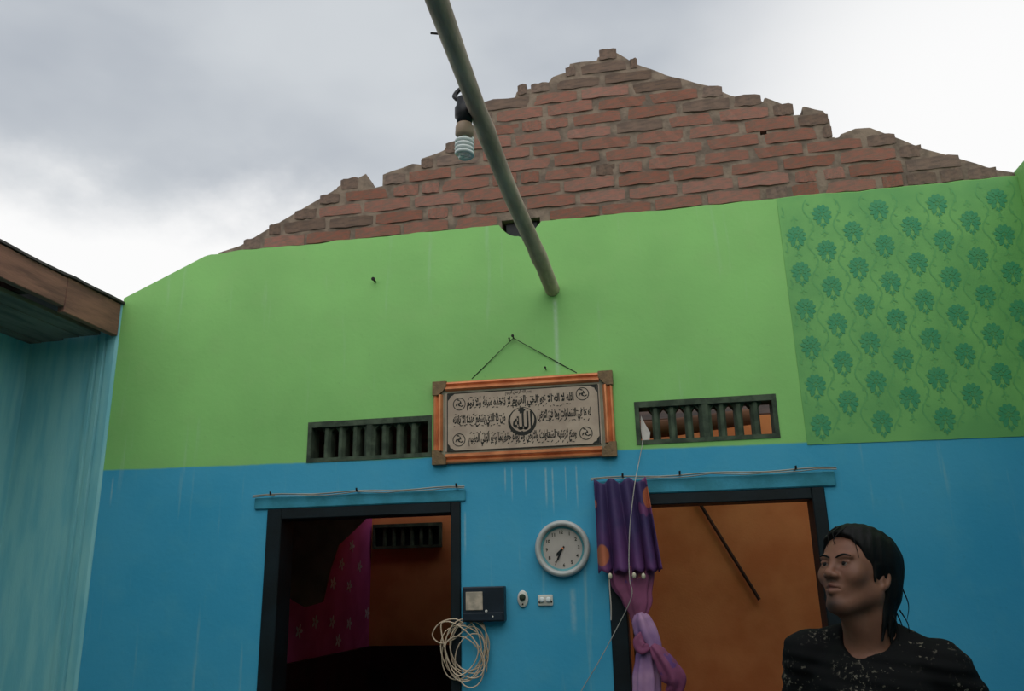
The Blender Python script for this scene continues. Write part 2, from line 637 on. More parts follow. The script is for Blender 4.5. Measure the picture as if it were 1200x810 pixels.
def build_core():
    """mortar body of the gable above the plaster"""
    V, F = [], []
    step = .008
    n = int((X_R - X_C) / step)
    hole = W(895, 153)
    for i in range(n):
        a = X_C + i * step
        b = a + step
        za, zb = crest(a), crest(b)
        if abs(za - zb) > .03:
            za = zb = min(za, zb)
        if -1.62 < a < 1.0:                     # the broken stretch: mortar stays a little below the bricks
            jg = .012 + .010 * noise.noise(Vector((a * 9, 5, 0)))
            za, zb = za - jg, zb - jg
        lo = min(plaster_top(a), plaster_top(b)) - .03
        cx = (a + b) / 2
        inhole = HOLE[0] < cx < HOLE[1]
        y0 = .0135 + .0025 * noise.noise(Vector((cx * 6, 2, 0)))
        if min(za, zb) <= plaster_top(cx) + .012:
            continue
        spans = [(lo, lo, za, zb, y0)]
        if inhole:
            spans = [(lo, lo, 3.394, 3.394, .118), (3.394, 3.394, za, zb, y0)]
        if abs(cx - hole.x) < .016:
            spans = [(lo, lo, hole.z - .016, hole.z - .016, y0), (hole.z + .012, hole.z + .012, za, zb, y0)]
        for l0, l1, h0, h1, y in spans:
            k = len(V)
            V += [(a, y, l0), (b, y, l1), (b, y, h1), (a, y, h0), (a, TH - .004, l0), (b, TH - .004, l1), (b, TH - .004, h1), (a, TH - .004, h0)]
            F += [(k, k + 1, k + 2, k + 3), (k + 5, k + 4, k + 7, k + 6), (k + 4, k, k + 3, k + 7), (k + 1, k + 5, k + 6, k + 2), (k + 3, k + 2, k + 6, k + 7), (k + 4, k + 5, k + 1, k)]
    me = bpy.data.meshes.new('core')
    me.from_pydata(V, [], F)
    return me


link('mortar', build_core(), 'mortar', wall_back)
link('shade_plug', box_me(-.685, -.512, .045, .124, 3.286, 3.388, .006), 'black_plastic', wall_back)  # black plug added to stand in for the shade inside the socket


def brick_mesh(seed):
    r = random.Random(seed)
    bm = bmesh.new()
    nx = 5
    V = []
    prof = [(-.5, -.5), (.5, -.5), (.5, .5), (-.5, .5)]
    rings = []
    for i in range(nx + 1):
        u = i / nx - .5
        e = .90 if i in (0, nx) else 1.0
        ring = []
        for (y, z) in prof:
            ring.append(bm.verts.new((u + r.uniform(-.012, .012), y * (1 if y > 0 else e) + r.uniform(-.03, .03), z * e + r.uniform(-.07, .07))))
        rings.append(ring)
    for i in range(nx):
        for k in range(4):
            bm.faces.new((rings[i][k], rings[i][(k + 1) % 4], rings[i + 1][(k + 1) % 4], rings[i + 1][k]))
    bm.faces.new(rings[0])
    bm.faces.new(rings[-1])
    bmesh.ops.recalc_face_normals(bm, faces=bm.faces)
    me = bpy.data.meshes.new('brick')
    bm.to_mesh(me)
    bm.free()
    me.materials.append(MATS['brick'])
    return me


BRICKS = [brick_mesh(i) for i in range(8)]
BRICKS_G = [b_.copy() for b_ in BRICKS]          # cement-smeared bricks of the broken crest
for b_ in BRICKS_G:
    b_.materials[0] = MATS['brick_grey']
BRICK_COUNT = 0


def add_brick(x0, x1, zb, h, tilt=0.0, depth=.10, y0=None, grey=False):
    global BRICK_COUNT
    o = link('brick', (BRICKS_G if grey else BRICKS)[RND.randrange(8)], None, wall_back)
    y0 = RND.uniform(.004, .009) if y0 is None else y0
    o.location = ((x0 + x1) / 2, y0 + depth / 2, zb + h / 2)
    o.scale = (x1 - x0, depth, h)
    o.rotation_euler = (0, tilt + R(RND.uniform(-.8, .8)), 0)
    BRICK_COUNT += 1


PITCH_Z, PITCH_X = .0755, .272
z0 = 3.443 - PITCH_Z
hole_w = W(895, 153)
for k in range(0, 14):
    zb = z0 + k * PITCH_Z
    bh = .061
    xoff = (-.197 - PITCH_X * 12) + (.121 if k % 2 == 0 else 0) + RND.uniform(-.02, .02)
    x = xoff
    while x < X_R:
        L = .240 + RND.uniform(-.012, .012)
        a, b = x, x + L
        x += L + .027 + RND.uniform(-.008, .008)
        if RND.random() < .10 and k < 11:            # a half brick and another
            mid = a + L * RND.uniform(.4, .6)
            parts = [(a, mid - .012), (mid + .012, b)]
        else:
            parts = [(a, b)]
        for (p, q) in parts:
            p, q = max(p, X_C + .03), min(q, X_R - .005)
            if q - p < .03:
                continue
            # keep only the stretch that lies under the crest and above the plaster
            ss = np.linspace(p, q, 25)
            ok = [crest(s) > zb + bh * .62 and plaster_top(s) < zb + bh * .72 and not (HOLE[0] - .005 < s < HOLE[1] + .005 and zb < 3.37)
                  and not (abs(s - hole_w.x) < .02 and abs(zb + bh / 2 - hole_w.z) < .035) for s in ss]
            run, best = None, None
            for i, v in enumerate(ok + [False]):
                if v and run is None:
                    run = i
                if not v and run is not None:
                    if best is None or i - 1 - run > best[1] - best[0]:
                        best = (run, i - 1)
                    run = None
            if best is None or ss[best[1]] - ss[best[0]] < .035:
                continue
            xm_ = (ss[best[0]] + ss[best[1]]) / 2
            top_ = min(crest(ss[best[0]]), crest(xm_), crest(ss[best[1]])) - zb
            add_brick(ss[best[0]], ss[best[1]], zb, bh * RND.uniform(.90, 1.06), grey=(top_ < .10 or RND.random() < .03 or (xm_ > .95 and RND.random() < .5)))

# paper-thin printed panel with a damask pattern, pasted on the upper right of the gable wall
wp_x0, wp_x1 = .667, X_R - .003
V, F = [], []
nn = 60
for i in range(nn + 1):
    x = wp_x0 + (wp_x1 - wp_x0) * i / nn
    V += [(x, -.0030, 2.163 - .0105 * x + .002 * noise.noise(Vector((x * 14, 4, 0)))), (x, -.0030, plaster_top(x) - .004),
          (x, -.0002, 2.163 - .0105 * x), (x, -.0002, plaster_top(x) - .004)]
for i in range(nn):
    k = i * 4
    F += [(k, k + 4, k + 5, k + 1), (k + 2, k + 3, k + 7, k + 6), (k + 1, k + 5, k + 7, k + 3), (k, k + 2, k + 6, k + 4)]
F += [(0, 1, 3, 2), (nn * 4, nn * 4 + 2, nn * 4 + 3, nn * 4 + 1)]
wallpaper = tag(link('wallpaper', mesh(V, F), 'wallpaper', wall_back), 'green wallpaper with a dark green damask flower print')


def ell(cx, cz, a, b, rot=0.0, n=9):
    return [(cx + a * math.cos(2 * math.pi * i / n) * math.cos(rot) - b * math.sin(2 * math.pi * i / n) * math.sin(rot),
             cz + a * math.cos(2 * math.pi * i / n) * math.sin(rot) + b * math.sin(2 * math.pi * i / n) * math.cos(rot)) for i in range(n)]


def damask(cx, cz, s=1.0):
    """one flower: a fan of petals over a calyx, a bud hanging below"""
    P = []
    for ring, (rr, n, a, b) in enumerate(((.035, 10, .0130, .0098), (.020, 7, .0105, .0078))):
        for i in range(n):
            an = math.pi * (-.30 + 1.60 * i / (n - 1))
            P.append(ell(cx + s * rr * math.cos(an) * .92, cz + s * (rr * math.sin(an) * 1.12 + .006), s * a, s * b, an))
    P.append(ell(cx, cz + .006 * s, .0075 * s, .010 * s))
    for sg in (-1, 1):
        P.append(ell(cx + sg * .018 * s, cz - .036 * s, .013 * s, .0055 * s, sg * -.7))
        P.append(ell(cx + sg * .008 * s, cz - .047 * s, .009 * s, .0045 * s, sg * -1.1))
    P.append(ell(cx, cz - .056 * s, .0045 * s, .010 * s))
    return P


def strip(pts, w):
    P = []
    for (x0_, z0_), (x1_, z1_) in zip(pts, pts[1:]):
        dx, dz = x1_ - x0_, z1_ - z0_
        L = math.hypot(dx, dz) or 1
        nx_, nz_ = -dz / L * w / 2, dx / L * w / 2
        P.append([(x0_ - nx_, z0_ - nz_), (x1_ - nx_, z1_ - nz_), (x1_ + nx_, z1_ + nz_), (x0_ + nx_, z0_ + nz_)])
    return P


flowers, vines = [], []
for i in range(8):
    cx = .735 + .1290 * i
    for j in range(-1, 8):
        cz = 2.236 + .1828 * j + (.100 if i % 2 else 0)
        z_lo, z_hi = 2.19, plaster_top(cx) - .02
        if z_lo + .03 < cz < z_hi - .045:
            flowers += damask(cx, cz, 1.0)
        zm = cz + .0914
        if z_lo < zm - .02 and zm + .02 < z_hi:
            vines += [ell(cx, zm + .012, .006, .010), ell(cx - .009, zm, .009, .004, .6), ell(cx + .009, zm, .009, .004, -.6), ell(cx, zm - .012, .004, .007)]
        # scrolling stems between the columns
        for sg in ((-1, 1) if i == 7 else (-1,)):
            pts = []
            for q in range(9):
                s_ = q / 8
                zz = cz - .0914 + s_ * .1828
                xx = cx + sg * (.0645 - .020 * math.sin(2 * math.pi * s_))
                if z_lo < zz < z_hi and wp_x0 + .01 < xx < wp_x1 - .01:
                    pts.append((xx, zz))
            vines += strip(pts, .0060)
            for q in range(4):
                zz = cz - .07 + q * .046
                xx = cx + sg * (.052 + .010 * math.sin(q * 2.4))
                if z_lo + .012 < zz < z_hi - .012 and wp_x0 + .015 < xx < wp_x1 - .015:
                    vines.append(ell(xx, zz, .010, .0045, sg * (.8 + q)))
tag(link('wallpaper_flowers', flat_polys(flowers, -.0046), 'wallpaper_print', wallpaper), kind='stuff')
tag(link('wallpaper_vines', flat_polys(vines, -.0038), 'wallpaper_vine', wallpaper), kind='stuff')

# blue return at the left: corner pilaster with plaster ridges, then a slightly recessed strip up to the left wall
plan = [(X_L - .1, .035), (-2.985, .035), (-2.975, .020), (-2.955, .018), (-2.950, .026), (-2.935, .026), (-2.928, .008), (-2.900, .004),
        (-2.892, .014), (-2.880, .014), (-2.872, -.006), (-2.825, -.010), (X_C, -.004)]
V, F = [], []
zt = 3.125
for x, y in plan:
    V += [(x, y, 0), (x, y, zt)]
for x, y in reversed(plan):
    V += [(x, TH, 0), (x, TH, zt)]
n_ = len(V) // 2
F = [(2 * i, 2 * ((i + 1) % n_), 2 * ((i + 1) % n_) + 1, 2 * i + 1) for i in range(n_)]
F += [tuple(2 * i + 1 for i in range(n_)), tuple(2 * i for i in range(n_))]
tag(link('wall_alcove', mesh(V, F), 'alcove_paint'), 'pale blue plaster strip beside the gable wall under the eave', kind='structure')
tag(link('wall_left', box_me(X_L - .13, X_L, Y_F, .035, 0, 2.934), 'alcove_paint'), 'blue side wall under the eave', kind='structure')
V = None
tag(link('wall_right', box_me(X_R, X_R + .13, Y_F, TH, 0, 3.39), 'wall_paint'), 'side wall painted green over blue', kind='structure')
tag(link('wall_front', box_me(X_L - .13, X_R + .13, Y_F - .13, Y_F, 0, 3.39), 'wall_paint'), 'wall behind the viewpoint', kind='structure')
tag(link('floor', box_me(X_L - .13, X_R + .13, Y_F - .13, 3.2, -.1, 0), 'floor'), 'grey cement floor', kind='structure')

# ---- eave along the left wall
eave = thing('roof_eave', (-2.83, -2.8, 2.95), 'brown timber eave with dark soffit boards running along the blue side wall', 'eave')


def part_world(name, me, material, parent, smooth=False):
    """mesh given in world coordinates, kept in place under an unrotated parent"""
    o = link(name, me, material, parent, smooth)
    o.location = -parent.location
    return o


part_world('fascia_board', box_me(-2.850, -2.812, -.43, -.012, 2.925, 3.105, .003), 'fascia', eave)
part_world('fascia_board', box_me(-2.846, -2.808, Y_F + .01, -.436, 2.950, 3.098, .003), 'fascia', eave)
for i in range(4):
    a = X_L - .060 + i * .135 if i else X_L - .06
    part_world('soffit_board', box_me(a, a + (.131 if i < 3 else .120), Y_F + .01, .032 if i < 2 else -.013, 2.935 + .003 * (i % 2), 2.957 + .003 * (i % 2), .002), 'soffit', eave)
for i in range(3):
    y = -.62 - i * 1.7
    part_world('rafter', box_me(X_L - .12, -2.852, y - .03, y + .03, 2.965, 3.05, .004), 'wood_dark', eave)
V, F = [], []
nr = 70
for i in range(nr + 1):                 # thin roofing sheet on top, its edge just above the fascia
    y = -.002 + (Y_F + .05) * i / nr
    for x, z in ((-2.798, 3.108), (-3.52, 3.080)):
        zz = z + .002 * math.sin(i * 1.3) - (.008 if y < -.45 else 0)
        V += [(x, y, zz), (x, y, zz + .012)]
for i in range(nr):
    k = i * 4
    F += [(k, k + 4, k + 6, k + 2), (k + 1, k + 3, k + 7, k + 5), (k, k + 1, k + 5, k + 4), (k + 2, k + 6, k + 7, k + 3)]
F += [(0, 2, 3, 1), (nr * 4, nr * 4 + 1, nr * 4 + 3, nr * 4 + 2)]
part_world('roof_sheet', mesh(V, F), 'roof_sheet', eave)

# ------------------------------------------------------------------ rooms behind the doors
RY1, RY2 = 3.0, 1.60
RX1 = -2.42
inner = tag(link('wall_inner_orange', box_me(RX1, -.55, RY1, RY1 + .1, 0, 2.9), 'orange_wall'), 'orange inner wall seen through the left doorway', kind='structure')
purple = tag(link('wall_inner_purple', box_me(RX1 - .1, RX1, TH, RY1 + .1, 0, 2.9), 'purple_wall'), 'purple inner wall with pale motifs', kind='structure')
polys = []
for (px, py) in [(412, 640), (400, 661), (421, 664), (390, 684), (409, 687), (369, 729), (389, 729), (409, 731), (396, 751), (430, 719), (350, 740), (436, 628)]:
    d_ = ray(px, py)
    s_ = (RX1 - CAM[0]) / d_[0]
    p = CAM + d_ * s_
    if not (TH < p[1] < RY1):
        continue
    for an in range(5):
        polys.append(ell(p[1] + .035 * math.cos(an * 1.257), p[2] + .026 * math.sin(an * 1.257), .024, .013, an * 1.257))
V, F = [], []
for pl in polys:
    b = len(V)
    V += [(RX1 + .003, y, z) for y, z in pl]
    F.append(tuple(range(b, b + len(pl))))
link('wall_motif', mesh(V, F), 'purple_motif', purple)
link('wainscot', box_me(RX1, -.55, RY1 - .03, RY1, 0, 1.14), 'wainscot', inner)
link('wainscot', box_me(RX1, RX1 + .03, TH, RY1 - .03, 0, 1.14), 'wainscot', purple)
tag(link('wall_partition', box_me(-.62, -.52, TH, RY1 + .1, 0, 2.7), 'orange_wall'), 'partition between the two back rooms', kind='structure')
tag(link('wall_inner_back', box_me(-.52, 1.875, RY2, RY2 + .1, 0, 2.606), 'orange_wall'), 'orange-brown wall seen through the right doorway', kind='structure')
V = [(-.52, RY2 + .12, 2.61), (1.87, RY2 + .12, 2.61), (1.87, RY2 + 1.3, 3.05), (-.52, RY2 + 1.3, 3.05)]  # sloping sheet added to block the sky seen through the vent slots
V += [(x, y, z + .03) for x, y, z in V]
tag(link('sky_block_slope', mesh(V, [(0, 1, 2, 3), (7, 6, 5, 4), (0, 4, 5, 1), (1, 5, 6, 2), (2, 6, 7, 3), (3, 7, 4, 0)]), 'wood_dark'), 'dark sloping roof boards added behind the right back room to block the sky', kind='structure')
tag(link('wall_inner_side', box_me(X_R, X_R + .13, TH, RY2, 0, 2.7), 'orange_wall'), 'end wall of the right back room', kind='structure')
tag(link('ceiling', box_me(RX1 - .1, -.52, TH + .001, 2.70, 2.46, 2.49), 'wood_dark'), 'dark board ceiling over the left back room', kind='structure')

# dark stick leaning on the orange wall inside
a, b = W(820, 590, RY2 - .022), W(890, 703, RY2 - .022)
dv = (b - a).normalized()
stick = tag(link('batten', tube_me([a - dv * .25, a, (a + b) / 2, b], .0115, 6), 'wood_dark'), 'thin dark batten slanting across the orange wall in the right doorway', 'batten')

# sagging brown ceiling sheet inside the left doorway
sh = [(330, 600), (437, 600), (415, 622), (396, 640), (386, 670), (378, 706), (357, 712), (343, 704), (331, 694)]
V, F = [], []
ysh = 1.0
for (px, py) in sh:
    yy = ysh + .25 * (py - 600) / 110.0
    V.append(W(px, py, yy))
n0 = len(V)
V += [v + Vector((.0, .02, .006)) for v in V[:n0]]
F = [tuple(range(n0)), tuple(range(n0, 2 * n0))[::-1]] + [(i, (i + 1) % n0, n0 + (i + 1) % n0, n0 + i) for i in range(n0)]
# carry the sheet up to the ceiling it hangs from
tl, tr = V[0].copy(), V[1].copy()
for p in (tl, tr):
    p.z = 2.46
k = len(V)
V += [tl, tr, tl + Vector((0, .02, 0)), tr + Vector((0, .02, 0))]
F += [(0, 1, k + 1, k), (n0, k + 2, k + 3, n0 + 1), (0, k, k + 2, n0), (1, n0 + 1, k + 3, k + 1), (k, k + 1, k + 3, k + 2)]
tag(link('ceiling_sheet', mesh(V, F), 'sheet_brown'), 'torn dark brown ceiling sheet hanging down inside the left doorway', 'ceiling sheet')

# timber lying above the right back room, seen through its vent
tag(link('roof_timber', tube_me([(-.45, RY2 - .35, 2.47), (.1, RY2 - .30, 2.50), (.62, RY2 - .22, 2.56)], [.05, .055, .05], 10), 'debris', smooth=True), 'round brown timber behind the right vent grille', 'timber')
tag(link('timber_post', box_me(-.2, -.12, RY2 - .40, RY2 - .32, 0, 2.42, .004), 'wood_dark'), 'dark post holding up the timber behind the right vent grille', 'post')

# ------------------------------------------------------------------ doors


def door(name, D, jw_l, jw_r, label):
    x0, x1, zt = D
    r = bpy.data.objects.new(name, None)
    COL.objects.link(r)
    r.location = ((x0 + x1) / 2, 0, 0)
    tag(r, label, kind='structure')
    for a, b in ((x0, x0 + jw_l), (x1 - jw_r, x1)):
        part_world('jamb', box_me(a, b, -.012, TH + .01, 0, zt, .004), 'frame_black', r)
    part_world('head', box_me(x0 + jw_l, x1 - jw_r, -.012, TH + .01, zt - .05, zt, .004), 'frame_black', r)
    return r


door('door_1', D1, .075, .046, 'open doorway with a dark blue-black timber frame onto a purple and orange room')
door('door_2', D2, .075, .055, 'open doorway with a dark blue-black timber frame onto an orange room')
# lintel bands over the doors
tag(link('trim_1', box_me(-1.955, -.893, -.013, -.0005, D1[2] + .001, 2.028, .005), 'lintel_teal'), 'teal plaster band over the left doorway', kind='structure')
tag(link('trim_2', box_me(-.290, .765, -.013, -.0005, D2[2] + .001, 2.036, .005), 'lintel_teal'), 'teal plaster band over the right doorway', kind='structure')


def rod(name, x0, x1, z, label, loc_nails):
    r = thing(name, ((x0 + x1) / 2, -.03, z), label, 'curtain rod')
    pts = [(x0 + (x1 - x0) * i / 14, -.030 - .003 * math.sin(i * .7), z + .004 * math.sin(i * 1.1)) for i in range(15)]
    part_world('wire', tube_me(pts, .0038, 6), 'wire_steel', r)
    pts2 = [(p[0], p[1] - .004, p[2] - .008 + .003 * math.sin(i * 2.)) for i, p in enumerate(pts)]
    part_world('wire', tube_me(pts2, .0026, 6), 'wire_steel', r)
    for x in loc_nails:
        part_world('nail', tube_me([(x, .012, z + .004), (x, -.040, z + .004), (x, -.043, z + .016)], .0045, 6), 'nail', r)
    return r


rod('curtain_wire', -1.955, -.893, 2.034, 'bare curtain wire with no curtain over the left doorway', (-1.86, -1.42, -.93))
rod('curtain_wire', -.300, .770, 2.045, 'curtain wire carrying the purple curtain over the right doorway', (-.155, .10, .60))

# ------------------------------------------------------------------ vents


def vent(v, y0, y1, label, n=8, mid=True, group=None, back=False):
    x0, x1, za, zb = v
    r = thing('vent_grille', ((x0 + x1) / 2, y0, za), label, 'vent', group)
    fr = .020
    V, F = [], []

    def b(ax, bx, az, bz, ya=y0, yb=y1):
        k = len(V)
        V.extend([(ax, ya, az), (bx, ya, az), (bx, ya, bz), (ax, ya, bz), (ax, yb, az), (bx, yb, az), (bx, yb, bz), (ax, yb, bz)])
        F.extend([(k, k + 1, k + 2, k + 3), (k + 5, k + 4, k + 7, k + 6), (k + 4, k, k + 3, k + 7), (k + 1, k + 5, k + 6, k + 2), (k + 3, k + 2, k + 6, k + 7), (k + 4, k + 5, k + 1, k)])
    for q in ((x0, x1, za, za + fr), (x0, x1, zb - fr - .008, zb), (x0, x0 + fr, za + fr, zb - fr - .008), (x1 - fr, x1, za + fr, zb - fr - .008)):
        b(*q)
    part_world('frame', mesh(V, F), 'vent_grey', r)
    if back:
        part_world('backing', box_me(x0 + fr, x1 - fr, y1 - .006, y1 - .001, za + fr, zb - fr - .008), 'frame_black', r)  # black panel added in place of the shade behind the slots
    w = (x1 - x0 - 2 * fr) / n
    zt = zb - fr - .008
    for i in range(1, n):
        cx = x0 + fr + i * w
        hw = .028 if (mid and i == n // 2) else .018
        hw2 = hw * .72
        ya, yb = y0 + .012, y1 - .012
        if mid and i == n // 2:
            ya = y0 + .002
        # slat with bevelled nose and small haunches at the top so that each slot ends in a rounded head
        pl = [(cx - hw, yb), (cx + hw, yb), (cx + hw, ya + .018), (cx + hw2 * .6, ya), (cx - hw2 * .6, ya), (cx - hw, ya + .018)]
        V = [(x, y, za + fr) for x, y in pl] + [(x, y, zt) for x, y in pl]
        m_ = len(pl)
        F = [(k, (k + 1) % m_, m_ + (k + 1) % m_, m_ + k) for k in range(m_)] + [tuple(range(m_)), tuple(range(m_, 2 * m_))]
        for sg in (-1, 1):
            k = len(V)
            xa, xb = cx + sg * hw, cx + sg * (hw + .018)
            V += [(xa, ya + .018, zt - .022), (xa, ya + .018, zt), (xb, ya + .018, zt), (xa, yb, zt - .022), (xa, yb, zt), (xb, yb, zt)]
            F += [(k, k + 1, k + 2), (k + 3, k + 5, k + 4), (k, k + 2, k + 5, k + 3), (k + 1, k + 4, k + 5, k + 2), (k, k + 3, k + 4, k + 1)]
        part_world('slat', mesh(V, F), 'vent_grey', r)
    return r


vent(V1, -.004, .10, 'grey slotted vent grille half hidden behind the gilt-framed picture')
vent(V2, -.004, .10, 'grey slotted vent grille above the right doorway with a white scrap in its end slot')
p, q = W(437, 615, RY1 - .04), W(517, 641, RY1 - .04)
vent((p.x, q.x, q.z, p.z), RY1 - .045, RY1 - .002, 'dark slotted vent grille on the orange inner wall in the left doorway', 7, False, back=True)
MATS_v = None

# white plastic scrap in the end slot
a = [W(751, 487, .03), W(756, 497, .03), W(762, 507, .03), W(761, 517, .03), W(753, 518, .03), W(751, 503, .03)]
V = [Vector(v) for v in a] + [v + Vector((0, .012, 0)) for v in a]
n0 = len(a)
F = [tuple(range(n0)), tuple(range(n0, 2 * n0))[::-1]] + [(i, (i + 1) % n0, n0 + (i + 1) % n0, n0 + i) for i in range(n0)]
tag(link('plastic_scrap', mesh(V, F), 'plastic_scrap'), 'pointed white plastic scrap stuck in the right vent grille', 'plastic scrap')

# ------------------------------------------------------------------ bamboo tie pole with its lamp
PX0, PZ0 = -.447, 2.988
pole = thing('tie_pole', (PX0, 0, PZ0), 'weathered round wooden pole running from the gable wall overhead, a lamp tied to it', 'pole')
pts, rads = [], []
for i in range(48):
    y = .05 + (Y_F - .06) * i / 47
    pts.append((PX0 + .012 * math.sin(y * 1.3) * min(1, -y if y < 0 else 0) - .012 * (y / -5), y, PZ0 + .010 * math.sin(y * 1.9 + 1) * (1 if y < -.3 else .2)))
    rads.append(float(np.interp(-y, [0, 1.15, 1.75, 2.2, 6], [.037, .031, .0275, .0290, .032])) + .002 * noise.noise(Vector((y * 4, 1, 1))) + (.004 if i % 9 == 4 else 0))
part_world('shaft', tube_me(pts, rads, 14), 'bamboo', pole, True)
y = -1.98
part_world('nail', tube_me([(PX0 - .03, y, PZ0 + .02), (PX0 - .070, y, PZ0 + .03)], .003, 6), 'nail', pole)
ypl = -1.64
lamp_x, lamp_y = PX0 - .058, ypl
LS = 1.14
lamp = thing('lamp_bulb', (lamp_x, lamp_y, PZ0 - .05), 'white spiral energy-saving bulb in a black holder under the wooden pole', 'bulb')
zt = PZ0 + .035
hold = lathe_me([(.012, .0), (.020, -.004), (.022, -.03), (.026, -.034), (.026, -.060), (.021, -.066), (.021, -.082), (.010, -.083)], 20)
o = link('holder', hold, 'black_plastic', lamp, True)
o.location = (0, 0, zt - (PZ0 - .05))
part_world('bracket', tube_me([(lamp_x, lamp_y, zt - .01), (lamp_x + .01, lamp_y, zt + .012), (PX0 - .025, lamp_y, PZ0 + .018)], .011, 8), 'black_plastic', lamp)
part_world('flex', tube_me(smooth_pts([(lamp_x - .012, lamp_y, zt - .008), (lamp_x - .028, lamp_y + .005, zt + .012), (lamp_x - .005, lamp_y + .01, zt + .035), (PX0 - .02, lamp_y + .012, PZ0 + .035)]), .007, 6), 'black_plastic', lamp)
zc = zt - .083
o = link('collar', lathe_me([(.012, .004), (.021, .0), (.024, -.008), (.025, -.030), (.021, -.036), (.010, -.037)], 24), 'bulb_collar', lamp, True)
o.location = (0, 0, zc - (PZ0 - .05))
zs_ = zc - .040
sp = []
turns = 4.6
for i in range(120):
    s_ = i / 119
    an = 2 * math.pi * turns * s_
    rr = .0215 if s_ < .88 else .0215 * (1 - (s_ - .88) / .12 * .55)
    sp.append((lamp_x + rr * math.cos(an), lamp_y + rr * math.sin(an), zs_ - .004 - .054 * s_))
part_world('spiral_tube', tube_me(sp, .0052, 7), 'bulb_glass', lamp, True)
lamp.scale = (LS, LS, LS)
part_world('stem', tube_me([(lamp_x, lamp_y, zs_ + .008), (lamp_x, lamp_y, zs_ - .010)], .010, 10), 'bulb_glass', lamp, True)

# ------------------------------------------------------------------ framed calligraphy
_FORMS = {}
for cp_ in range(0xFE70, 0xFEFD):
    dc = unicodedata.decomposition(chr(cp_)).split()
    if len(dc) in (2, 3) and dc[0] in ('<isolated>', '<final>', '<initial>', '<medial>'):
        key = ''.join(chr(int(h, 16)) for h in dc[1:])
        _FORMS.setdefault(key, {})[dc[0][1:-1]] = chr(cp_)


def shape_arabic(s):
    """joined letter forms, written in visual order"""
    s = s.replace('\u0644\u0627', '\u0001').replace('\u0644\u0623', '\u0001').replace('\u0644\u0625', '\u0001').replace('\u0644\u0622', '\u0001')
    key = lambda c: '\u0644\u0627' if c == '\u0001' else c
    res = []
    for i, c in enumerate(s):
        f = _FORMS.get(key(c))
        if not f:
            res.append(c)
            continue
        prv = _FORMS.get(key(s[i - 1]), {}) if i else {}
        nxt = _FORMS.get(key(s[i + 1]), {}) if i + 1 < len(s) else {}
        jp = 'initial' in prv and 'final' in f
        jn = 'initial' in f and 'final' in nxt
        form = 'medial' if jp and jn else 'final' if jp else 'initial' if jn else 'isolated'
        res.append(f.get(form, f.get('isolated', c)))
    return ''.join(reversed(res))


pic = thing('framed_calligraphy', (-.613, 0, 2.347), 'wide gilt-framed plaque of black Arabic calligraphy hanging on the gable wall', 'picture')
PW, PH = .870, .400
hw, hh = PW / 2, PH / 2
yb, yf = -.003, -.030
rw = .048                                   # moulding width
link('backing', box_me(-hw + .01, hw - .01, yb - .012, yb, -hh + .01, hh - .01), 'plaque_margin', pic)
link('plaque', box_me(-hw + rw + .014, hw - rw - .014, yb - .016, yb - .012, -hh + rw + .010, hh - rw - .010), 'plaque', pic)


def moulding(a, b, inward, label=None):
    """rail with two rounded beads and a cove between them, from a to b, 'inward' pointing to the middle"""
    a, b, n_ = Vector(a), Vector(b), Vector(inward)
    prof = [(0, yb), (0, -.016), (.004, -.022), (.011, -.024), (.016, -.019), (.020, -.016), (.025, -.022), (.031, -.030), (.038, -.030), (.044, -.022), (.048, -.014), (.048, yb)]
    V, F = [], []
    for p in (a, b):
        for u, y in prof:
            V.append(p + n_ * u + Vector((0, y, 0)))
    m_ = len(prof)
    F = [(k, (k + 1) % m_, m_ + (k + 1) % m_, m_ + k) for k in range(m_)] + [tuple(range(m_)), tuple(range(m_, 2 * m_))]
    return mesh(V, F)


cs = .062
for a, b, n_ in (((-hw + cs, 0, hh), (hw - cs, 0, hh), (0, 0, -1)), ((-hw + cs, 0, -hh), (hw - cs, 0, -hh), (0, 0, 1)),
                 ((-hw, 0, -hh + cs), (-hw, 0, hh - cs), (1, 0, 0)), ((hw, 0, -hh + cs), (hw, 0, hh - cs), (-1, 0, 0))):
    link('rail', moulding(a, b, n_), 'gold_rail', pic)
for sx_ in (-1, 1):
    for sz_ in (-1, 1):
        o_ = (sx_ * (hw + .004), sz_ * (hh + .004))
        # corner block with its inner point cut off
        pl = [(0, 0), (.070, 0), (.070, .030), (.052, .052), (.030, .070), (0, .070)]
        V = [(o_[0] - sx_ * u, yb, o_[1] - sz_ * v) for u, v in pl] + [(o_[0] - sx_ * (u * .97 + .001), -.031, o_[1] - sz_ * (v * .97 + .001)) for u, v in pl]
        m_ = len(pl)
        F = [(k, (k + 1) % m_, m_ + (k + 1) % m_, m_ + k) for k in range(m_)] + [tuple(range(m_)), tuple(range(m_, 2 * m_))]
        link('corner_block', mesh(V, F), 'frame_corner', pic)
# printed border and calligraphy on the plaque
yp = yb - .0166
CS = 1103.0


def pl_xy(cx, cy):
    return (cx - 557) / CS, -(cy + (cx - 557) * .042 - 503) / CS / .985


bx0, bx1, bz0, bz1 = -.365, .365, -.142, .140
border = []
for (p, q) in (((bx0, bz0), (bx1, bz0)), ((bx1, bz0), (bx1, bz1)), ((bx1, bz1), (bx0, bz1)), ((bx0, bz1), (bx0, bz0))):
    border += strip([p, q], .0048)
for sx_ in (-1, 1):
    for sz_ in (-1, 1):
        c0 = (sx_ * .362, sz_ * .139)
        border.append([c0, (c0[0] - sx_ * .034, c0[1]), (c0[0] - sx_ * .024, c0[1] - sz_ * .009), (c0[0] - sx_ * .013, c0[1] - sz_ * .013), (c0[0] - sx_ * .009, c0[1] - sz_ * .024), (c0[0], c0[1] - sz_ * .034)])
link('border_print', flat_polys(border, yp), 'ink', pic)

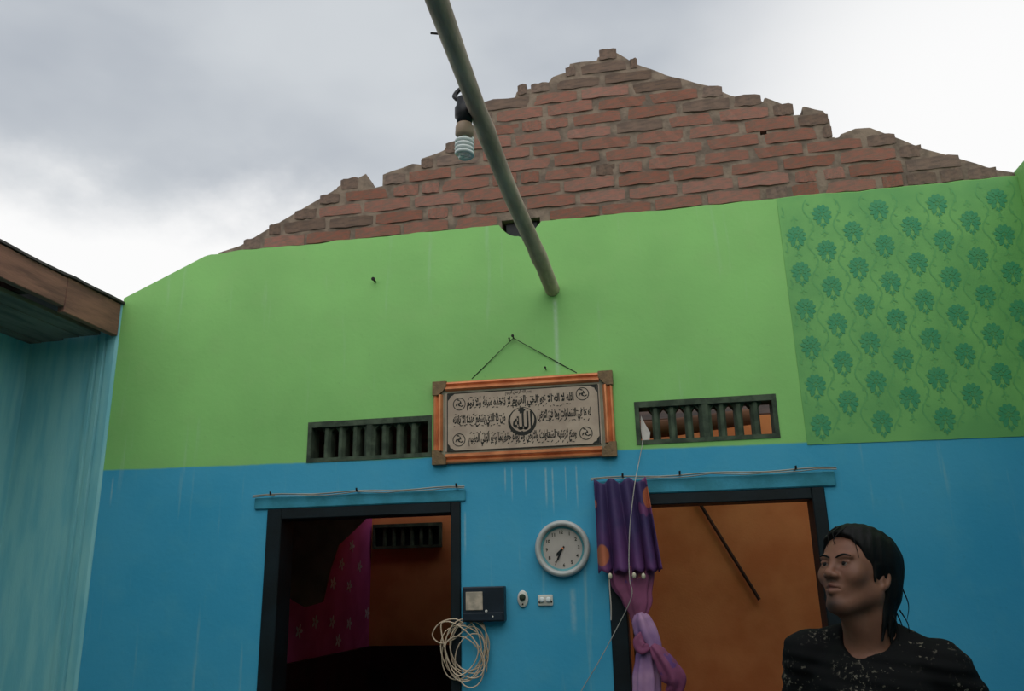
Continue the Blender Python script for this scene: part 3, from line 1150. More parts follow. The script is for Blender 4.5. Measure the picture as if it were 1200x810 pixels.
T_HEAD = '\u0628\u0633\u0645 \u0627\u0644\u0644\u0647 \u0627\u0644\u0631\u062d\u0645\u0646 \u0627\u0644\u0631\u062d\u064a\u0645'
T_1 = '\u0627\u0644\u0644\u0647 \u0644\u0627 \u0627\u0644\u0647 \u0627\u0644\u0627 \u0647\u0648 \u0627\u0644\u062d\u064a \u0627\u0644\u0642\u064a\u0648\u0645 \u0644\u0627 \u062a\u0627\u062e\u0630\u0647 \u0633\u0646\u0629 \u0648\u0644\u0627 \u0646\u0648\u0645'
T_2R = '\u0644\u0647 \u0645\u0627 \u0641\u064a \u0627\u0644\u0633\u0645\u0627\u0648\u0627\u062a \u0648\u0645\u0627 \u0641\u064a \u0627\u0644\u0627\u0631\u0636'
T_2L = '\u0645\u0646 \u0630\u0627 \u0627\u0644\u0630\u064a \u064a\u0634\u0641\u0639 \u0639\u0646\u062f\u0647 \u0627\u0644\u0627 \u0628\u0627\u0630\u0646\u0647'
T_3 = '\u0648\u0633\u0639 \u0643\u0631\u0633\u064a\u0647 \u0627\u0644\u0633\u0645\u0627\u0648\u0627\u062a \u0648\u0627\u0644\u0627\u0631\u0636 \u0648\u0644\u0627 \u064a\u0624\u062f\u0647 \u062d\u0641\u0638\u0647\u0645\u0627 \u0648\u0647\u0648 \u0627\u0644\u0639\u0644\u064a \u0627\u0644\u0639\u0638\u064a\u0645'
T_C = '\u0627\u0644\u0644\u0647'


def place_text(name, s, cx, cy, w, h, bold):
    me = text_mesh(shape_arabic(s), 1.0, w / CS, h / CS, bold)
    o = link(name, me, 'ink', pic)
    x, z = pl_xy(cx, cy)
    o.location = (x, yp, z)
    return o


place_text('calligraphy', T_HEAD, 540, 366, 140, 30, .030)
place_text('calligraphy', T_1, 547, 416, 572, 68, .040)
place_text('calligraphy', T_2L, 327, 512, 284, 72, .040)
place_text('calligraphy', T_2R, 778, 490, 280, 72, .040)
place_text('calligraphy', T_3, 555, 604, 570, 70, .040)
place_text('calligraphy', T_C, 560, 516, 104, 98, .022)


def ring(cx, cy, r0, r1, off=0.0, n=40):
    x, z = pl_xy(cx, cy)
    P = []
    for i in range(n):
        a, b = 2 * math.pi * i / n, 2 * math.pi * (i + 1) / n
        P.append([(x + r1 * math.cos(a), z + r1 * math.sin(a)), (x + r1 * math.cos(b), z + r1 * math.sin(b)),
                  (x + r0 * math.cos(b), z + off + r0 * math.sin(b)), (x + r0 * math.cos(a), z + off + r0 * math.sin(a))])
    return P


med = ring(558, 520, .058, .0685, .008)
x, z = pl_xy(556, 462)
med += [ell(x, z, .013, .013, 0, 12)]
for k in range(6):
    med += [ell(x + .012 * math.cos(k * 1.047), z + .012 * math.sin(k * 1.047), .006, .004, k * 1.047)]
link('medallion_print', flat_polys(med, yp), 'ink', pic)
for cx, cy in ((220, 424), (879, 381), (218, 614), (888, 586)):
    med = ring(cx, cy, .0275, .0315, 0, 20)
    x, z = pl_xy(cx, cy)
    for k in range(7):
        an = k * 2.4
        med.append(ell(x + .0035 * k * math.cos(an), z + .0035 * k * math.sin(an), .0085, .0032, an + 1.0))
    link('medallion_print', flat_polys(med, yp), 'ink', pic)

# small vowel marks scattered between the letters of each line
r3 = random.Random(8)
for (cx0, cx1, cy, n_) in ((268, 828, 392, 34), (268, 828, 436, 30), (190, 468, 486, 17), (190, 468, 536, 17), (645, 912, 466, 16), (645, 912, 514, 16), (276, 836, 578, 34), (276, 836, 628, 30)):
    marks = []
    for i in range(n_):
        cx = cx0 + (cx1 - cx0) * (i + r3.random() * .7) / n_
        x, z = pl_xy(cx, cy + r3.uniform(-8, 8) - (cx - 557) * .0 + (0))
        marks.append(ell(x, z, r3.uniform(.004, .008), .0022, r3.uniform(-.6, 1.2), 7))
    tag(link('vowel_marks', flat_polys(marks, yp), 'ink', pic), kind='stuff')
hook = W(602, 397)
part_world('hanging_wire', tube_me([W(553, 444), hook + Vector((0, -.012, 0)), W(676, 437)], .0022, 5), 'wire_dark', pic)


def nail(px, py, label, r=.006, L=.03):
    p = W(px, py)
    t_ = thing('nail', p, label, 'nail')
    a = link('shank', tube_me([(0, .02, 0), (0, -L, .006)], r * .55, 6), 'nail', t_)
    b = link('head', lathe_me([(r * .5, L), (r, L + .001), (r, L + .004), (r * .4, L + .005)], 10, 'y'), 'nail', t_)
    b.location.z = .006
    return t_


nail(602, 397, 'dark nail that carries the wire of the framed calligraphy', .007)
nail(598, 400, 'bent nail just beside the one carrying the picture wire', .005)
nail(440, 331, 'lone dark nail high on the green wall left of the wooden pole', .010, .035)
nail(640, 434, 'tiny nail just above the gilt picture frame', .005)

# ------------------------------------------------------------------ wall clock, 7:35
ck = thing('wall_clock', (-.444, 0, 1.740), 'round white wall clock with a teal inner ring reading seven thirty-five', 'clock')
CR = .124
link('rim', lathe_me([(CR * .96, .002), (CR, .010), (CR, .028), (CR * .965, .040), (CR * .90, .045), (CR * .84, .042), (CR * .80, .034), (CR * .79, .012), (CR * .79, .002)], 64, 'y', True), 'clock_rim', ck, True)
link('inner_ring', lathe_me([(CR * .80, .011), (CR * .80, .0200), (CR * .72, .0165), (CR * .72, .011)], 64, 'y', True), 'clock_teal', ck)
link('face', lathe_me([(CR * .8, .002), (CR * .8, .012), (.001, .0121)], 64, 'y'), 'clock_face', ck)
tilt = R(3)
for h in range(1, 13):
    an = R(90 - 30 * h) + tilt
    o = link('numeral', text_mesh(str(h), .02, None, .0155, .0006), 'ink', ck)
    o.location = (CR * .585 * math.cos(an), -.0126, CR * .585 * math.sin(an))
for nm, ang, L, w, yy in (('hour_hand', 227, .044, .0060, -.0140), ('minute_hand', 210, .066, .0042, -.0155)):
    an = R(90 - ang) + tilt
    c_, s_ = math.cos(an), math.sin(an)
    pl = [(-.012, -w * .5), (L * .75, -w), (L, 0), (L * .75, w), (-.012, w * .5)]
    V = [(u * c_ - v * s_, yy, u * s_ + v * c_) for u, v in pl] + [(u * c_ - v * s_, yy - .0012, u * s_ + v * c_) for u, v in pl]
    F = [tuple(range(5)), tuple(range(5, 10))[::-1]] + [(i, (i + 1) % 5, 5 + (i + 1) % 5, 5 + i) for i in range(5)]
    link(nm, mesh(V, F), 'black_plastic', ck)
o = link('hub', lathe_me([(.005, .012), (.005, .018), (.003, .019)], 14, 'y'), 'gold_rail', ck)

# ------------------------------------------------------------------ meter box, switch, socket, coil of cable
p0, p1 = W(545, 688), W(594, 728)
bxm = thing('meter_box', ((p0.x + p1.x) / 2, 0, (p0.z + p1.z) / 2), 'small black electric meter box with a pale window by the left doorway', 'meter box')
mw, mh = (p1.x - p0.x) / 2, (p0.z - p1.z) / 2
link('case', box_me(-mw, mw, -.055, -.0005, -mh, mh, .006, 2), 'meter_black', bxm)
link('cover_ledge', box_me(-mw + .004, mw - .004, -.066, -.054, -mh + .004, -mh + .040, .004), 'meter_black', bxm)
link('window', box_me(-mw + .016, -.002, -.059, -.054, -mh + .050, mh - .022, .002), 'meter_window', bxm)
link('button', lathe_me([(.006, .054), (.006, .060), (.003, .061)], 12, 'y'), 'white_plastic', bxm).location = (.014, 0, -.03)
link('seal', lathe_me([(.004, .066), (.004, .069), (.002, .070)], 10, 'y'), 'white_plastic', bxm).location = (.045, 0, -mh + .022)

p = W(613, 702)
sw = thing('wall_switch', p, 'small oval white wall switch between the meter box and the clock', 'switch')
V = []
pr = [(.0, .0), (.021, .0), (.021, .008), (.018, .012), (.0, .013)]
me = lathe_me([(.020, .0005), (.0205, .006), (.018, .010), (.006, .011)], 28, 'y')
o = link('plate', me, 'white_plastic', sw, True)
o.scale = (.95, 1, 1.45)
sw.scale = (1.25, 1.25, 1.25)
link('knob', lathe_me([(.011, .009), (.011, .020), (.008, .024), (.003, .025)], 20, 'y'), 'vent_grey', sw, True).location.z = .006
link('screw', lathe_me([(.003, .009), (.003, .013), (.001, .0135)], 10, 'y'), 'nail', sw).location.z = -.018
p = W(639.5, 703.5)
so = thing('wall_socket', p, 'small white two-pin wall socket under the clock', 'socket')
link('plate', box_me(-.026, .026, -.010, -.0005, -.018, .018, .004, 2), 'white_plastic', so)
so.scale = (1.3, 1.3, 1.3)
for sx_ in (-1, 1):
    link('terminal', lathe_me([(.0085, .009), (.0085, .018), (.006, .020), (.002, .0205)], 16, 'y'), 'bulb_glass', so, True).location = (sx_ * .011, 0, .002)
    link('screw', lathe_me([(.003, .009), (.003, .012), (.001, .0125)], 10, 'y'), 'nail', so).location = (sx_ * .021, 0, -.006)

cc = W(540, 763, -.03)
coil = thing('cable_coil', (cc.x, 0, cc.z), 'loose coil of thin beige cable hanging below the meter box by the left doorway', 'cable')
r2 = random.Random(5)
pts = []
loops = 9
for i in range(loops * 26):
    s_ = i / 26
    an = 2 * math.pi * s_ + math.pi / 2
    li = int(s_)
    fr = s_ - li
    def prm(k):
        q = random.Random(131 + k)
        return (q.uniform(.060, .112), q.uniform(.085, .150), q.uniform(-.045, .040), q.uniform(-.070, .030), q.uniform(-.9, .9))
    A, B = prm(li), prm(li + 1)
    a_, b_, ox, oz, ro = [A[j] * (1 - fr) + B[j] * fr for j in range(5)]
    x, z = a_ * math.cos(an), b_ * math.sin(an)
    xx, zz = x * math.cos(ro) - z * math.sin(ro), x * math.sin(ro) + z * math.cos(ro)
    pts.append((xx + ox + .01, -.024 - .004 * li - .004 * math.sin(an * 3), zz + oz + .01))
link('cable_loop', tube_me(pts, .0030, 6), 'cable', coil, True)
q0 = W(530, 728, -.03) - Vector((cc.x, 0, cc.z))
lp = [(.03, -.03, .10), (-.02, -.045, .135), (-.09, -.05, .12), (-.125, -.05, .07), (-.09, -.045, .035), (-.03, -.04, .05), (.04, -.035, .10), (.09, -.03, .08), (.115, -.022, .0), (.113, -.02, -.09)]
link('cable_end', tube_me(smooth_pts(lp), .0030, 6), 'cable', coil, True)
link('cable_lead', tube_me(smooth_pts([(.03, -.03, .10), (.07, -.03, .135), (.10, -.03, .155), (.11, -.03, .185)]), .0030, 6), 'cable', coil, True)

# ------------------------------------------------------------------ purple curtain
cu = thing('curtain', (-.15, -.05, 1.6), 'purple flowered curtain knotted up beside the right doorway', 'curtain')
V, F = [], []
nu, nv = 72, 26
tl_, tr_ = (-.284, 2.036), (-.050, 2.036)
bl_, br_ = (-.288, 1.632), (-.002, 1.632)
for j in range(nv + 1):
    v = j / nv
    for i in range(nu + 1):
        u = i / nu
        x = (tl_[0] * (1 - u) + tr_[0] * u) * (1 - v) + (bl_[0] * (1 - u) + br_[0] * u) * v
        z = tl_[1] * (1 - v) + bl_[1] * v
        amp = .010 + .020 * v
        ph = 2 * math.pi * (4.5 * u + .15 * math.sin(6 * u + v)) + .4
        y = -.082 + amp * math.sin(ph) + .006 * noise.noise(Vector((u * 5, v * 3, 0)))
        x += .006 * v * math.cos(ph)
        if v > .9:
            z += .006 * math.sin(ph * 2) * (v - .9) * 10
        if v < .1:
            z -= .018 * (1 - v / .1) * abs(math.sin(math.pi * 3 * u)) ** 2 * 1.2
        V.append((x, y, z))
for j in range(nv):
    for i in range(nu):
        k = j * (nu + 1) + i
        F.append((k, k + 1, k + nu + 2, k + nu + 1))
me = mesh(V, F)
o = part_world('valance', me, 'curtain_valance', cu, True)
sol = o.modifiers.new('thick', 'SOLIDIFY')
sol.thickness = .002


def loft(path, radii, lobes, seed, n=40, flat=.6):
    """gathered cloth: a tube whose section is folded into lobes"""
    P = smooth_pts(path, 8)
    m_ = len(P)
    V, F = [], []
    for i, p in enumerate(P):
        s_ = i / (m_ - 1) * (len(radii) - 1)
        k = min(int(s_), len(radii) - 2)
        f = s_ - k
        f = f * f * (3 - 2 * f)
        r = radii[k] * (1 - f) + radii[k + 1] * f
        tg = (P[min(i + 1, m_ - 1)] - P[max(i - 1, 0)]).normalized()
        u = tg.cross(Vector((0, 1, 0)))
        if u.length < 1e-3:
            u = Vector((1, 0, 0))
        u.normalize()
        w = u.cross(tg).normalized()
        for q in range(n):
            an = 2 * math.pi * q / n
            fold = 1 + .20 * math.sin(lobes * an + seed + i * .05) + .08 * noise.noise(Vector((math.cos(an) * 2, math.sin(an) * 2, i * .12 + seed)))
            V.append(p + u * (r * fold * math.cos(an)) + w * (r * flat * fold * math.sin(an)))
    for i in range(m_ - 1):
        for q in range(n):
            F.append((i * n + q, i * n + (q + 1) % n, (i + 1) * n + (q + 1) % n, (i + 1) * n + q))
    F += [tuple(range(n)), tuple((m_ - 1) * n + q for q in range(n))]
    return mesh(V, F)


g = lambda px, py, y=-.06: W(px, py, y)
part_world('gathered_cloth', loft([g(740, 664, -.040), g(741, 680, -.045), g(746, 703, -.055), g(748, 722), g(748, 730)], [.082, .082, .056, .034, .028], 7, .3, 56, .26), 'curtain_pink', cu, True)
part_world('knot', loft([g(749, 718), g(752, 728), g(758, 744), g(764, 758), g(760, 764), g(750, 756)], [.020, .036, .042, .036, .026, .012], 4, 1.2, 32, .9), 'curtain_lilac', cu, True)
part_world('knot_loop', loft([g(752, 742, -.085), g(748, 752, -.095), g(752, 760, -.095), g(762, 757, -.09)], [.010, .022, .024, .010], 3, 2.0, 24, .8), 'curtain_pink', cu, True)
part_world('hanging_cloth', loft([g(757, 756), g(757, 772), g(758, 800), g(758, 840), g(757, 900), g(757, 960)], [.024, .038, .050, .055, .060, .062], 6, .9), 'curtain_lilac', cu, True)
part_world('loose_end', loft([g(764, 757, -.09), g(773, 768, -.10), g(783, 782, -.10), g(790, 795, -.095), g(790, 806, -.09), g(782, 812, -.085)], [.014, .030, .040, .046, .034, .012], 5, 2.6, 32, .7), 'curtain_pink', cu, True)
for i, (px, py) in enumerate(((715, 675), (743, 674), (754, 675))):
    p = W(px, py, -.105)
    o = part_world('bead', lathe_me([(.002, .012), (.008, .006), (.009, -.002), (.007, -.010), (.003, -.014)], 12), 'bead', cu, True)
    o.location = p - cu.location
part_world('tie_cord', tube_me(smooth_pts([W(714, 672, -.10), W(714.5, 690, -.10), W(716, 710, -.10), W(716, 727, -.10)]), .0028, 6), 'string', cu)

# string running from the vent over the curtain wire and away
st = [W(752, 517, .02), W(753, 519, -.012), W(748, 545, -.020), W(744.5, 563, -.085), W(741, 590, -.122), W(738, 620, -.128), W(737, 655, -.132), W(738, 680, -.126),
      W(740, 700, -.118), W(722, 738, -.060), W(702, 775, -.030), W(680, 812, -.015), W(655, 860, -.008)]
tag(link('string', tube_me(smooth_pts(st, 6), .0018, 6), 'string'), 'thin pale string dropping from the right vent past the purple curtain', 'string')

# ------------------------------------------------------------------ the man
#  body-local frame: forward -Y, his left +X, up +Z;  solid shapes are blended as a distance field and polygonised
BODY_YAW, HEAD_YAW, HEAD_PITCH = R(-27), R(-51), R(-14)
HEAD_W = Vector(CAM + ray(1003, 670) * 2.24)
HEAD_B = np.array([0.0, -.050, HEAD_W.z])


def rotz(a):
    return np.array([[math.cos(a), -math.sin(a), 0], [math.sin(a), math.cos(a), 0], [0, 0, 1.0]])


def rotx(a):
    return np.array([[1.0, 0, 0], [0, math.cos(a), -math.sin(a)], [0, math.sin(a), math.cos(a)]])


RB = rotz(BODY_YAW)
off = RB @ HEAD_B
root = thing('person', (HEAD_W.x - off[0], HEAD_W.y - off[1], 0), 'man with black hair and a black speckled T-shirt standing and looking up', 'person', rz=BODY_YAW)
RH = rotz(HEAD_YAW - BODY_YAW) @ rotx(HEAD_PITCH)


class Field:
    def __init__(self, xs, ys, zs):
        self.xs, self.ys, self.zs = xs, ys, zs
        self.D = np.full((len(xs), len(ys), len(zs)), 1.0, np.float32)
        self.frame = (np.eye(3), np.zeros(3))

    def window(self, lo, hi):
        sl = []
        for a, l_, h_ in zip((self.xs, self.ys, self.zs), lo, hi):
            i0, i1 = int(np.searchsorted(a, l_)), int(np.searchsorted(a, h_))
            sl.append(slice(i0, i1))
        return tuple(sl)

    def local(self, sl):
        Rm, c = self.frame
        X = (self.xs[sl[0]] - c[0])[:, None, None]
        Y = (self.ys[sl[1]] - c[1])[None, :, None]
        Z = (self.zs[sl[2]] - c[2])[None, None, :]
        return (Rm[0, 0] * X + Rm[1, 0] * Y + Rm[2, 0] * Z, Rm[0, 1] * X + Rm[1, 1] * Y + Rm[2, 1] * Z, Rm[0, 2] * X + Rm[1, 2] * Y + Rm[2, 2] * Z)

    def apply(self, fn, c, rad, k, op):
        Rm, o = self.frame
        cw = Rm @ np.array(c) + o
        mrg = rad + k + .03
        sl = self.window(cw - mrg, cw + mrg)
        if any(s.stop <= s.start for s in sl):
            return
        d_ = fn(*self.local(sl)).astype(np.float32)
        A = self.D[sl]
        if op == 'add':
            h = np.clip(.5 + .5 * (A - d_) / k, 0, 1)
            self.D[sl] = A * (1 - h) + d_ * h - k * h * (1 - h)
        else:
            h = np.clip(.5 - .5 * (A + d_) / k, 0, 1)
            self.D[sl] = A * (1 - h) - d_ * h + k * h * (1 - h)

    def ell(self, c, r, k=.012, op='add', rot=None):
        c, r = np.array(c, float), np.array(r, float)

        def fn(x, y, z):
            x, y, z = x - c[0], y - c[1], z - c[2]
            if rot is not None:
                x, y, z = (rot[0, 0] * x + rot[1, 0] * y + rot[2, 0] * z, rot[0, 1] * x + rot[1, 1] * y + rot[2, 1] * z, rot[0, 2] * x + rot[1, 2] * y + rot[2, 2] * z)
            k0 = np.sqrt((x / r[0]) ** 2 + (y / r[1]) ** 2 + (z / r[2]) ** 2)
            k1 = np.sqrt((x / r[0] ** 2) ** 2 + (y / r[1] ** 2) ** 2 + (z / r[2] ** 2) ** 2)
            return k0 * (k0 - 1) / np.maximum(k1, 1e-6)
        self.apply(fn, c, float(r.max()), k, op)

    def cone(self, a, b, r0, r1, k=.012, op='add'):
        a, b = np.array(a, float), np.array(b, float)
        ab = b - a
        L2 = float(ab @ ab) or 1e-9

        def fn(x, y, z):
            t_ = np.clip(((x - a[0]) * ab[0] + (y - a[1]) * ab[1] + (z - a[2]) * ab[2]) / L2, 0, 1)
            return np.sqrt((x - a[0] - t_ * ab[0]) ** 2 + (y - a[1] - t_ * ab[1]) ** 2 + (z - a[2] - t_ * ab[2]) ** 2) - (r0 + (r1 - r0) * t_)
        self.apply(fn, (a + b) / 2, math.sqrt(L2) / 2 + max(r0, r1), k, op)

    def mesh(self, name):
        D, xs, ys, zs = self.D, self.xs, self.ys, self.zs
        S = D < 0
        nx, ny, nz = [n - 1 for n in D.shape]
        c = [S[i:nx + i, j:ny + j, k:nz + k] for i in (0, 1) for j in (0, 1) for k in (0, 1)]
        allin = np.logical_and.reduce(c)
        anyin = np.logical_or.reduce(c)
        I, J, K = np.nonzero(anyin & ~allin)
        idx = np.full((nx, ny, nz), -1, np.int64)
        idx[I, J, K] = np.arange(len(I))
        acc = np.zeros((len(I), 3))
        cnt = np.zeros(len(I))
        corners = [(i, j, k) for i in (0, 1) for j in (0, 1) for k in (0, 1)]
        for a in range(8):
            for b in range(a + 1, 8):
                ca, cb = corners[a], corners[b]
                if sum(abs(p - q) for p, q in zip(ca, cb)) != 1:
                    continue
                da = D[I + ca[0], J + ca[1], K + ca[2]].astype(float)
                db = D[I + cb[0], J + cb[1], K + cb[2]].astype(float)
                cr = (da < 0) != (db < 0)
                tt = np.where(cr, da / np.where(cr, da - db, 1), 0)
                pa = np.stack([xs[I + ca[0]], ys[J + ca[1]], zs[K + ca[2]]], 1)
                pb = np.stack([xs[I + cb[0]], ys[J + cb[1]], zs[K + cb[2]]], 1)
                acc += np.where(cr[:, None], pa + (pb - pa) * tt[:, None], 0)
                cnt += cr
        Vv = acc / cnt[:, None]
        Fs = []
        for ax in range(3):
            sh0 = [slice(1, n) for n in (nx, ny, nz)]
            sh1 = list(sh0)
            sh0[ax] = slice(0, (nx, ny, nz)[ax])
            sh1[ax] = slice(1, (nx, ny, nz)[ax] + 1)
            s0, s1 = S[tuple(sh0)], S[tuple(sh1)]
            e = np.nonzero(s0 != s1)
            e = [v + (0 if i == ax else 1) for i, v in enumerate(e)]
            flip = S[tuple(e)]
            u, w = (ax + 1) % 3, (ax + 2) % 3
            q = []
            for du, dw in ((0, 0), (1, 0), (1, 1), (0, 1)):
                ee = list(e)
                ee[u] = ee[u] - 1 + du
                ee[w] = ee[w] - 1 + dw
                q.append(idx[tuple(ee)])
            q = np.stack(q, 1)
            q[~flip] = q[~flip][:, ::-1]
            Fs.append(q)
        Fq = np.concatenate(Fs)
        Fq = Fq[(Fq >= 0).all(1)]
        me = bpy.data.meshes.new(name)
        me.vertices.add(len(Vv))
        me.vertices.foreach_set('co', Vv.ravel())
        me.loops.add(Fq.size)
        me.loops.foreach_set('vertex_index', Fq.ravel().astype(np.int32))
        me.polygons.add(len(Fq))
        me.polygons.foreach_set('loop_start', np.arange(0, Fq.size, 4, dtype=np.int32))
        me.polygons.foreach_set('use_smooth', np.ones(len(Fq), bool))
        me.update(calc_edges=True)
        me.validate()
        return me, Vv


def axis(segs):
    v = []
    for a, b, s_ in segs:
        v += list(np.arange(a, b - 1e-9, s_))
    v.append(segs[-1][1])
    return np.array(v)


hz = HEAD_W.z
SZ = 1.355
SH_L, EL_L, WR_L = (.168, .005, SZ), (.272, .050, SZ - .25), (.285, -.110, SZ - .46)
SH_R, EL_R, WR_R = (-.176, .005, SZ + .022), (-.235, .045, SZ - .285), (-.240, -.030, SZ - .53)
body = Field(axis([(-.36, -.13, .007), (-.13, .13, .003), (.13, .46, .007)]), axis([(-.26, -.19, .007), (-.19, .11, .003), (.11, .2, .007)]),
             axis([(-.01, .70, .010), (.70, 1.00, .006), (1.00, 1.42, .009), (1.42, 1.78, .003)]))
# trunk
body.ell((0, .0, .93), (.155, .105, .11), .03)
body.ell((0, .0, 1.08), (.138, .095, .15), .03)
body.ell((0, -.005, 1.25), (.160, .108, .17), .03)
for s_ in (-1, 1):
    body.cone((s_ * .02, .030, SZ + .070), (s_ * .15, .012, SZ + .008 + (.022 if s_ < 0 else 0)), .045, .045, .03)
    body.ell((s_ * .168, .0, SZ - .008 + (.022 if s_ < 0 else 0)), (.058, .055, .058), .03)
    body.cone((s_ * .085, 0, .90), (s_ * .095, -.012, .49), .088, .056, .03)
    body.cone((s_ * .095, -.010, .49), (s_ * .10, .015, .085), .054, .037, .02)
    body.ell((s_ * .095, .030, .36), (.048, .048, .11), .02)
    body.cone((s_ * .10, .02, .045), (s_ * .112, -.150, .030), .040, .030, .02)
for SH, EL, WR, s_ in ((SH_L, EL_L, WR_L, 1), (SH_R, EL_R, WR_R, -1)):
    body.cone(SH, EL, .050, .040, .02)
    body.cone(EL, WR, .040, .026, .015)
    a_, w_ = np.array(EL), np.array(WR)
    dr = (w_ - a_) / np.linalg.norm(w_ - a_)
    side = np.array([0, -1.0, 0]) - dr * (np.array([0, -1.0, 0]) @ dr)
    side /= np.linalg.norm(side)
    palm_n = np.cross(dr, side)
    pc = w_ + dr * .045
    body.cone(w_ + dr * .01, w_ + dr * .075, .024, .026, .012)
    body.cone(w_ + dr * .04 + side * .022, w_ + dr * .078 + side * .026, .016, .014, .012)
    body.cone(w_ + dr * .04 - side * .020, w_ + dr * .072 - side * .026, .016, .013, .012)
    for q, L in enumerate((.066, .076, .070, .054)):          # four fingers, a little curled
        b0 = w_ + dr * .078 + side * (.030 - .020 * q)
        b1 = b0 + dr * L * .5 + side * (.004 - .003 * q) - palm_n * s_ * .006
        b2 = b1 + dr * L * .42 - palm_n * s_ * .020
        body.cone(b0, b1, .0095, .0085, .003)
        body.cone(b1, b2, .0085, .0070, .003)
    t0 = w_ + dr * .025 + side * .025
    t1 = t0 + dr * .040 + side * .028
    t2 = t1 + dr * .034 + side * .004
    body.cone(t0, t1, .013, .010, .008)
    body.cone(t1, t2, .010, .008, .003)
# neck
hb = HEAD_B
nk = hb + RH @ np.array([0, .028, -.055])
body.cone((0, .018, SZ), tuple(nk), .064, .057, .02)
body.cone((.035, -.035, SZ + .03), tuple(hb + RH @ np.array([.05, .01, -.06])), .016, .018, .02)
body.cone((-.03, -.035, SZ + .03), tuple(hb + RH @ np.array([-.05, .01, -.06])), .016, .018, .02)
body.cone((0, -.020, SZ + .045), tuple(hb + RH @ np.array([0, -.045, -.095])), .032, .026, .03)
# head
body.frame = (RH, hb)
body.ell((0, .018, .030), (.075, .094, .086), .015)
body.ell((0, -.022, .022), (.070, .067, .075), .02)
body.ell((0, -.022, -.036), (.064, .064, .062), .03)
for s_ in (-1, 1):
    body.cone((s_ * .052, .006, -.056), (s_ * .018, -.060, -.104), .020, .015, .03)
    body.ell((s_ * .042, -.060, -.024), (.026, .022, .024), .022)
    body.ell((s_ * .028, -.079, .020), (.026, .010, .008), .012)
body.ell((0, -.072, -.106), (.020, .017, .017), .020)
body.ell((0, -.070, -.060), (.031, .020, .030), .018)
for s_ in (-1, 1):
    body.ell((s_ * .031, -.093, .001), (.019, .013, .011), .009, 'sub')
    lid = np.array([s_ * .0315, -.0735, .0005])
    body.ell(lid, (.0165, .0145, .0125), .005)
    body.ell(lid + np.array([0, -.0145, -.0005]), (.0135, .0085, .0046), .0022, 'sub')
    body.cone(lid + np.array([-.014, -.009, .006]), lid + np.array([.014, -.008, .0055]), .0028, .0026, .003)
body.cone((0, -.082, .010), (0, -.101, -.026), .0075, .0095, .012)
body.ell((0, -.1015, -.030), (.0125, .0100, .0098), .009)
for s_ in (-1, 1):
    body.ell((s_ * .0145, -.093, -.033), (.0095, .0105, .0082), .007)
    body.ell((s_ * .0072, -.101, -.0405), (.0042, .0050, .0036), .002, 'sub')
    body.cone((s_ * .0015, -.0940, -.0575), (s_ * .025, -.079, -.0625), .0060, .0036, .006)
    body.cone((0, -.0925, -.0745), (s_ * .023, -.079, -.0675), .0072, .0036, .006)
    body.cone((0, -.0985, -.0655), (s_ * .022, -.0850, -.0650), .0034, .0016, .002, 'sub')
    er = rotz(s_ * -.35) @ rotx(-.15)
    body.ell((s_ * .0770, .022, -.020), (.0080, .0150, .0270), .006, 'add', er)
    body.ell((s_ * .0840, .018, -.018), (.0055, .0080, .0160), .004, 'sub', er)
    body.ell((s_ * .0755, .014, -.041), (.0065, .0075, .0085), .006)
bme, bV = body.mesh('body')
bo = link('body', bme, None, root, True)
# printed attribute: stubble on lip and chin, darker lips (colouring of the skin itself)
hl = (bV - hb) @ RH
cola = bme.color_attributes.new('tone', 'FLOAT_COLOR', 'POINT')
g3 = lambda c, r: np.exp(-(((hl[:, 0] - c[0]) / r[0]) ** 2 + ((hl[:, 1] - c[1]) / r[1]) ** 2 + ((hl[:, 2] - c[2]) / r[2]) ** 2))
beard = np.clip(.75 * g3((0, -.098, -.047), (.022, .02, .006)) + .95 * g3((0, -.085, -.108), (.026, .035, .020)) + .35 * g3((0, -.09, -.083), (.006, .02, .008)), 0, 1)
lips = np.clip(g3((0, -.100, -.063), (.022, .016, .010)) * 1.1 - .1, 0, 1) * (hl[:, 1] < -.082)
arr = np.stack([beard, lips, np.zeros_like(lips), np.ones_like(lips)], 1).astype(np.float32)
cola.data.foreach_set('color', arr.ravel())
msk = MATS['skin']
tt = msk.node_tree
bs = [n for n in tt.nodes if n.type == 'BSDF_PRINCIPLED'][0]
src = bs.inputs['Base Color'].links[0].from_socket
at = tt.nodes.new('ShaderNodeAttribute')
at.attribute_name = 'tone'
sepc = tt.nodes.new('ShaderNodeSeparateColor')
tt.links.new(at.outputs['Color'], sepc.inputs[0])
m1 = tt.nodes.new('ShaderNodeMix')
m1.data_type = 'RGBA'
tt.links.new(sepc.outputs[1], m1.inputs[0])
tt.links.new(src, m1.inputs[6])
m1.inputs[7].default_value = rgba((112, 62, 54))
m2 = tt.nodes.new('ShaderNodeMix')
m2.data_type = 'RGBA'
tt.links.new(sepc.outputs[0], m2.inputs[0])
tt.links.new(m1.outputs[2], m2.inputs[6])
m2.inputs[7].default_value = rgba((46, 32, 28))
tt.links.new(m2.outputs[2], bs.inputs['Base Color'])
bme.materials.append(msk)

